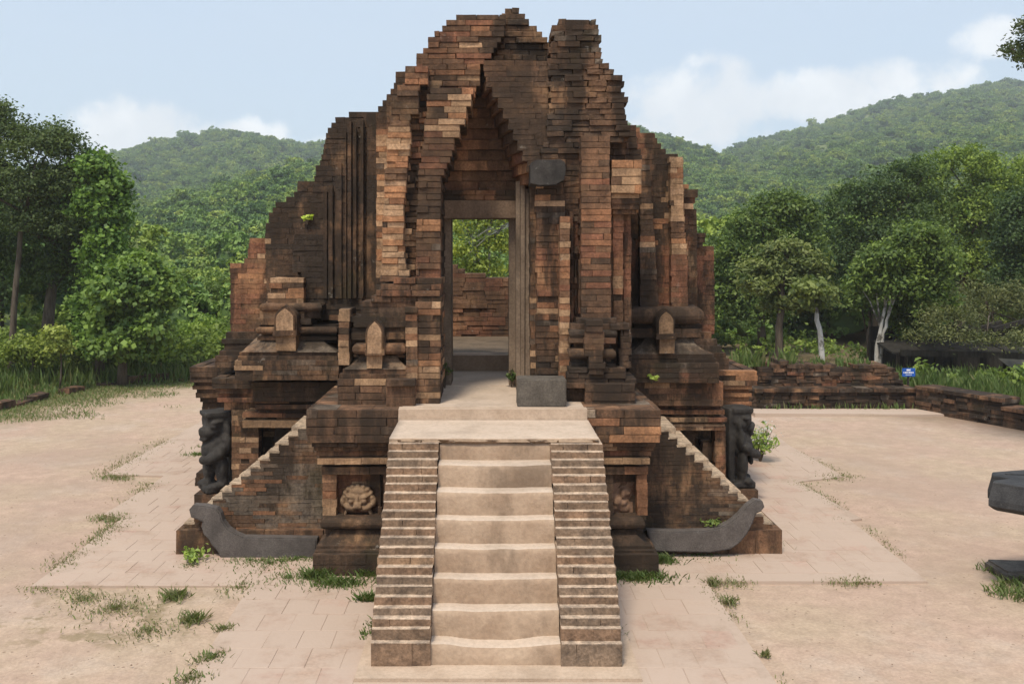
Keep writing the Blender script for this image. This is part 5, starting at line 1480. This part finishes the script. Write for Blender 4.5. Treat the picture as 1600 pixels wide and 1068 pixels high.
tree("dark glossy tree at the far right edge", gp(1610, d), [[gp(1612, d), tp(1610, 470, d), tp(1606, 380, d)]],
     [pb(1600, 330, d, 32, 38), pb(1590, 385, d, 30, 45), pb(1625, 370, d, 45, 60), pb(1600, 440, d, 40, 40)], 8500, .18, (.012, .026, .012), (.045, .072, .028), r0=.15)
d = 28.0
tree("drooping olive bush overhanging the shed", gp(1560, d), [[gp(1570, d), tp(1560, 520, d), tp(1540, 470, d)]],
     [pb(1530, 470, d, 45, 30), pb(1575, 480, d, 45, 40), pb(1500, 490, d, 30, 28), pb(1600, 520, d, 40, 32), pb(1545, 515, d, 40, 18), pb(1450, 520, 25.0, 40, 14), pb(1520, 532, 24.9, 45, 16), pb(1590, 535, 24.9, 40, 18), pb(1480, 500, 25.5, 45, 22)], 6500, .15, (.028, .038, .018), (.085, .095, .042), clump=.26, name="bush", cat="bush", r0=.08, aspect=.35)
d = 15.0                                                          # a tree just outside the frame whose branch hangs in at the top right
tree("overhanging branch tip of a tree in the upper right corner", gp(1760, d), [[gp(1770, d), tp(1760, 300, d), tp(1720, 120, d), tp(1640, 90, d)]],
     [pb(1640, 80, d, 50, 55), pb(1588, 100, d, 15, 26), pb(1598, 48, d, 11, 20), pb(1596, 78, d, 14, 22), pb(1720, 60, d, 80, 90)], 3400, .11, (.018, .028, .016), (.045, .06, .03), clump=.16, r0=.14, limbs=6)

# ------------------------------------------------------------------ plants and grass
def blades(pts, hs, cols, wd=.012, bend=.45):
    n = len(pts); pts = np.array(pts, float); hs = np.array(hs, float)[:, None]; cols = np.array(cols, float)
    th = NR.uniform(0, 6.28, n); dirv = np.stack([np.cos(th), np.sin(th), np.zeros(n)], 1); side = np.stack([-np.sin(th), np.cos(th), np.zeros(n)], 1)
    w_ = wd * NR.uniform(.6, 1.4, (n, 1)); up = np.array([0, 0, 1.0])
    a = pts - side * w_; b = pts + side * w_; tip = pts + dirv * hs * bend * NR.uniform(.2, 1.3, (n, 1)) + up * hs
    mid = pts * .5 + tip * .5 + up * hs * .16
    V = np.stack([a, b, tip + side * w_ * .25, mid - side * w_ * .9], 1).reshape(-1, 3)
    return V, np.repeat(cols, 4, 0)
GREEN = np.array([(.10, .155, .04), (.145, .185, .06), (.20, .195, .09), (.27, .235, .14)])
def gcol(dry):
    i = min(3, max(0, int(R.gauss(dry * 3, .8)))); return tuple(GREEN[i] * R.uniform(.8, 1.2))
gp_, gh_, gc_ = [], [], []
def sow(x, y, r, n, h, dry, z=0.0, el=1.0):
    for _ in range(n):
        a = R.uniform(0, 6.28); q = r * abs(R.gauss(0, .55))
        gp_.append((x + math.cos(a) * q, y + math.sin(a) * q * el, z)); gh_.append(h * R.uniform(.25, 1.0)); gc_.append(gcol(dry))
def sow_line(p, q, n, h, dry, wd=.06, gaps=.45):
    p = G(*p) if isinstance(p[0], int) else p; q = G(*q) if isinstance(q[0], int) else q
    ph = R.uniform(0, 99)
    L = math.hypot(q[0] - p[0], q[1] - p[1])
    for _ in range(n):
        t = R.random(); x = p[0] + (q[0] - p[0]) * t; y = p[1] + (q[1] - p[1]) * t
        if mnoise.noise(Vector((t * L * 1.8 + ph, ph, 0))) + .5 < gaps: continue
        gp_.append((x + R.gauss(0, wd), y + R.gauss(0, wd), 0)); gh_.append(h * R.uniform(.25, 1.0)); gc_.append(gcol(dry))
# along the edges of the pavement
for p, q, n, h, w_ in [((45, 922), (186, 818), 1500, .07, .07), ((158, 808), (190, 812), 500, .07, .08), ((160, 806), (242, 757), 900, .06, .08), ((162, 742), (262, 688), 1000, .06, .10), ((165, 744), (200, 748), 500, .07, .08), ((190, 755), (240, 757), 300, .05, .06),
                       ((1130, 911), (1440, 908), 1700, .07, .06), ((1102, 912), (1222, 1066), 700, .05, .05), ((1245, 754), (1345, 812), 700, .05, .06), ((1345, 815), (1445, 904), 500, .03, .04), ((1225, 698), (1320, 742), 500, .04, .05), ((1252, 754), (1320, 744), 900, .06, .12), ((1305, 812), (1345, 812), 500, .05, .05), ((45, 920), (120, 925), 300, .05, .06)]:
    sow_line(p, q, int(n * .8), h * .62, .80, w_ * 1.3, .38)
for x, y, r, n, h, dry in [(275, 934, .14, 260, .10, .7), (300, 970, .12, 230, .10, .7), (350, 984, .10, 130, .06, .75), (330, 1030, .14, 200, .07, .6), (300, 1062, .2, 200, .06, .6), (180, 950, .45, 520, .04, .85), (230, 985, .4, 360, .035, .85), (130, 935, .3, 260, .04, .8),
                          (1140, 942, .10, 120, .08, .8), (1115, 912, .10, 120, .08, .8), (1195, 1025, .07, 70, .06, .8), (320, 860, .20, 300, .10, .25), (420, 882, .5, 500, .06, .55), (300, 885, .2, 120, .05, .7), (380, 915, .4, 260, .05, .7), (450, 905, .3, 280, .06, .55)]:
    px, py = G(x, y); sow(px, py, r, n, h, dry)
# lusher growth at the foot of the pedestals and the stairs
for x, y, r, n, h in [(490, 905, .18, 420, .17), (530, 915, .35, 900, .12), (575, 900, .2, 420, .14), (575, 940, .12, 300, .13), (1000, 905, .35, 1100, .12), (1030, 880, .2, 600, .13), (970, 905, .15, 350, .12), (1090, 868, .6, 500, .06), (1180, 856, .4, 420, .08), (1200, 850, .2, 150, .06), (330, 700, .3, 320, .10), (310, 712, .3, 260, .10), (460, 876, .4, 420, .07), (390, 878, .4, 400, .06)]:
    px, py = G(x, y); sow(px, py, r * 1.1, int(n * .8), h * .85, .2, el=.5)
px, py = G(560, 1000)
sow_line((-1.15, 7.9), (-1.06, 10.0), 500, .07, .25, .03, .55); sow_line((1.2, 7.9), (1.16, 9.8), 250, .05, .3, .03, .6)
sow_line((-.3, 7.92), (.5, 7.92), 160, .05, .35, .03, .5)
# grass by the altar stone
for _ in range(4200):
    x = R.uniform(4.9, 7.2); y = R.uniform(9.0, 10.6)
    if x < 5.15 + .35 * mnoise.noise(Vector((y * 2, 1, 0))) + abs(y - 9.9) * .35: continue
    gp_.append((x, y, 0)); gh_.append(.07 * R.uniform(.4, 1.4)); gc_.append(gcol(.4))
GV, GC = blades(gp_, gh_, gc_, .006, 1.1)
new_obj("grass", fast_mesh("grass", GV, GC, M_GRASS), kind='stuff', label="tufts of grass growing along the pavement edges and stair foot")
pm = MB()
for _ in range(520):
    px_, py_ = R.uniform(-40, 1640), 640 + 430 * R.random() ** .8
    x, y = G(px_, py_)
    if abs(x) < 1.4 or (abs(x) < 4.2 and y > 10): continue
    s = R.uniform(.004, .010) * (1.7 if R.random() < .06 else 1); a = R.uniform(0, 3.14); c = R.choice([(.30, .22, .165), (.24, .17, .12), (.40, .31, .25), (.20, .15, .11)])
    pts = [(x + math.cos(a + k * 1.57) * s * R.uniform(.6, 1.3), y + math.sin(a + k * 1.57) * s * R.uniform(.6, 1.3)) for k in range(4)]
    zz = .008
    pm.raw([(u, v, zz) for u, v in pts] + [(x, y, zz + s * .8)], [(0, 1, 4), (1, 2, 4), (2, 3, 4), (3, 0, 4)], (*c, .2))
pm.build("pebbles", M_BRICK, None, kind='stuff', label="small pebbles and dry leaves lying on the sand")
# longer grass beyond the kerb, on the right bank and on the wall top
gp_, gh_, gc_ = [], [], []
for _ in range(26000):
    y = 18 + 14 * R.random() ** .8; x = R.uniform(-19, -4.6)
    edge = -11.4 + (y - 18) * .13 if y < 25.3 else (-10.4 + (y - 25.3) * 4)
    if x > edge + .1: continue
    h = .16 if x > edge - 1.2 else .42
    gp_.append((x, y, 0)); gh_.append(h * R.uniform(.4, 1.3)); gc_.append(gcol(.22))
for _ in range(9000):
    x = R.uniform(9.9, 17.5); y = R.uniform(20.5, 25.3)
    if (y - 21.4) < (10.0 - x) * 1.2 + 1.0 or x < 10.4 + (22.0 - y) * .45: continue
    gp_.append((x, y, .15)); gh_.append((.30 + .25 * mnoise.noise(Vector((x, y, 0)))) * R.uniform(.6, 1.5)); gc_.append(gcol(.15))
for _ in range(700):
    x = R.uniform(5.6, 8.9); u = mnoise.noise(Vector((x * 1.6, 0, 5)))
    if u < -.05 and R.random() < .85: continue
    gp_.append((x, 22.3 + R.uniform(-.3, .3), .9)); gh_.append(.15 * R.uniform(.3, 1.6) * (1.9 if x < 7.2 else 1)); gc_.append(gcol(.3))
for _ in range(170):
    x = R.uniform(6, 10); gp_.append((x, 21.4 + R.uniform(-.12, .04), 0)); gh_.append(.14 * R.uniform(.3, 1.6)); gc_.append(gcol(.3))
GV, GC = blades(gp_, gh_, gc_, .02)
gp_, gh_, gc_ = [], [], []
for _ in range(30000):
    x = R.uniform(-11.2, -6.0); y = R.uniform(17.0, 26.2)
    v = .35 * y - x - 16.1 + 2.4 * mnoise.noise(Vector((x * .8, y * .8, 3)))
    if v < .1 or R.random() > v * .5: continue
    gp_.append((x, y, 0)); gh_.append(.05 * R.uniform(.4, 1.4)); gc_.append(gcol(.5))
V2, C2 = blades(gp_, gh_, gc_, .008, 1.0)
GV = np.concatenate([GV, V2]); GC = np.concatenate([GC, C2])
new_obj("grass", fast_mesh("grass", GV, GC, M_GRASS), kind='stuff', label="long green grass beyond the kerb and walls")
# undergrowth between the trees: one leafy mass
blb = []
for _ in range(70):
    x = R.uniform(-17, -6.6); y = R.uniform(26.5, 33)
    blb.append((x, y, R.uniform(.2, .9), R.uniform(.5, 1.2), R.uniform(.4, .9), R.uniform(.35, .9)))
for _ in range(40):
    x = R.uniform(6.5, 17); y = R.uniform(29, 36); blb.append((x, y, R.uniform(.1, .4), R.uniform(.4, 1.0), .6, R.uniform(.2, .5)))
for _ in range(26):
    x = R.uniform(-2.5, 2); y = R.uniform(21, 28); blb.append((x, y, R.uniform(.2, 1.8), R.uniform(.5, 1.0), .6, R.uniform(.4, .8)))
for _ in range(14):
    x = R.uniform(11.0, 15.5); y = R.uniform(22.8, 24.6); blb.append((x, y, R.uniform(.2, .45), R.uniform(.4, .8), .5, R.uniform(.25, .45)))
V, C = foliage(blb, 26000, .15, (.035, .06, .016), (.12, .165, .04), clump=.2, per=16)
new_obj("undergrowth", fast_mesh("undergrowth", V, C, M_LEAF), kind='stuff', label="leafy undergrowth between the trees")
# single plants
def plant(label, x, y, z, h, r, n, leaf, cd, cl, cat="plant", flowers=0, stems=8):
    T = empty("plant", (x, y, z), label=label, cat=cat)
    mb = MB()
    for _ in range(stems):
        a = R.uniform(0, 6.28); q = R.uniform(.3, 1) * r
        e = (x + math.cos(a) * q, y + math.sin(a) * q, z + h * R.uniform(.6, 1.0)); mb.tube([(x, y, z - .02), ((x + e[0]) / 2, (y + e[1]) / 2, z + h * .5), e], [.008, .006, .003], 4)
    mb.build("stem", M_BARK, T)
    V, C = foliage([(x, y, z + h * .45, r, r, h * .5)], n, leaf, cd, cl, clump=r * .35, per=8, shell=(.3, 1.05))
    new_obj("foliage", fast_mesh("foliage", V, C, M_LEAF), T)
    if flowers:
        fx_ = np.array([(x + R.gauss(0, r * .6), y + R.gauss(0, r * .6), z + h * R.uniform(.5, 1.15)) for _ in range(flowers)])
        V, C = leaf_quads(fx_, np.full(flowers, .04), unit(NR.normal(size=(flowers, 3))), np.full((flowers, 3), .65), .8)
        new_obj("blossom", fast_mesh("blossom", V, C, M_LEAF), T)
x, y = G(1188, 722)
plant("white-flowered weed growing beside the right stone lion", x, y, 0, .62, .26, 420, .07, (.05, .09, .025), (.17, .23, .06), flowers=110, stems=14)
plant("small fern rooted high on the temple's left wall", X(480, 12.85), 12.85, Z(348, 12.85), .12, .07, 40, .07, (.13, .19, .03), (.28, .33, .08), stems=4)
plant("little sprig on the ledge right of the stairs", X(1018, 12.3), 12.3, Z(597, 12.3), .11, .07, 30, .06, (.12, .17, .04), (.22, .28, .08), stems=3)
plant("green weed at the foot of the left stair plinth", G(318, 862)[0], 10.78, 0, .17, .16, 140, .06, (.06, .10, .025), (.14, .19, .05))
plant("weed clump on the plinth beside the right stair guard", X(1115, 11.0), 11.04, Z(828, 11.0), .12, .16, 80, .06, (.04, .07, .02), (.11, .14, .045))
plant("dark ferns inside the doorway on its left", -.58, 12.2, 1.77, .36, .09, 110, .07, (.02, .035, .012), (.05, .075, .025))
plant("dark ferns inside the doorway on its right", .27, 12.3, 1.77, .26, .08, 80, .07, (.02, .035, .012), (.05, .075, .025))

# ------------------------------------------------------------------ air
hz = MB(); hz.box(-1100, 1300, -12, 1010, -1.6, 330)
m = bpy.data.materials.new("haze"); m.use_nodes = True; t = NT(m.node_tree); t.n.clear()
pvn = t.new('ShaderNodeVolumePrincipled'); pvn.inputs['Color'].default_value = (.88, .93, 1.0, 1); pvn.inputs['Density'].default_value = .00055; pvn.inputs['Anisotropy'].default_value = .2
mo = t.new('ShaderNodeOutputMaterial'); t.l.new(pvn.outputs[0], mo.inputs['Volume'])
hz.build("haze", m, None, kind='stuff')
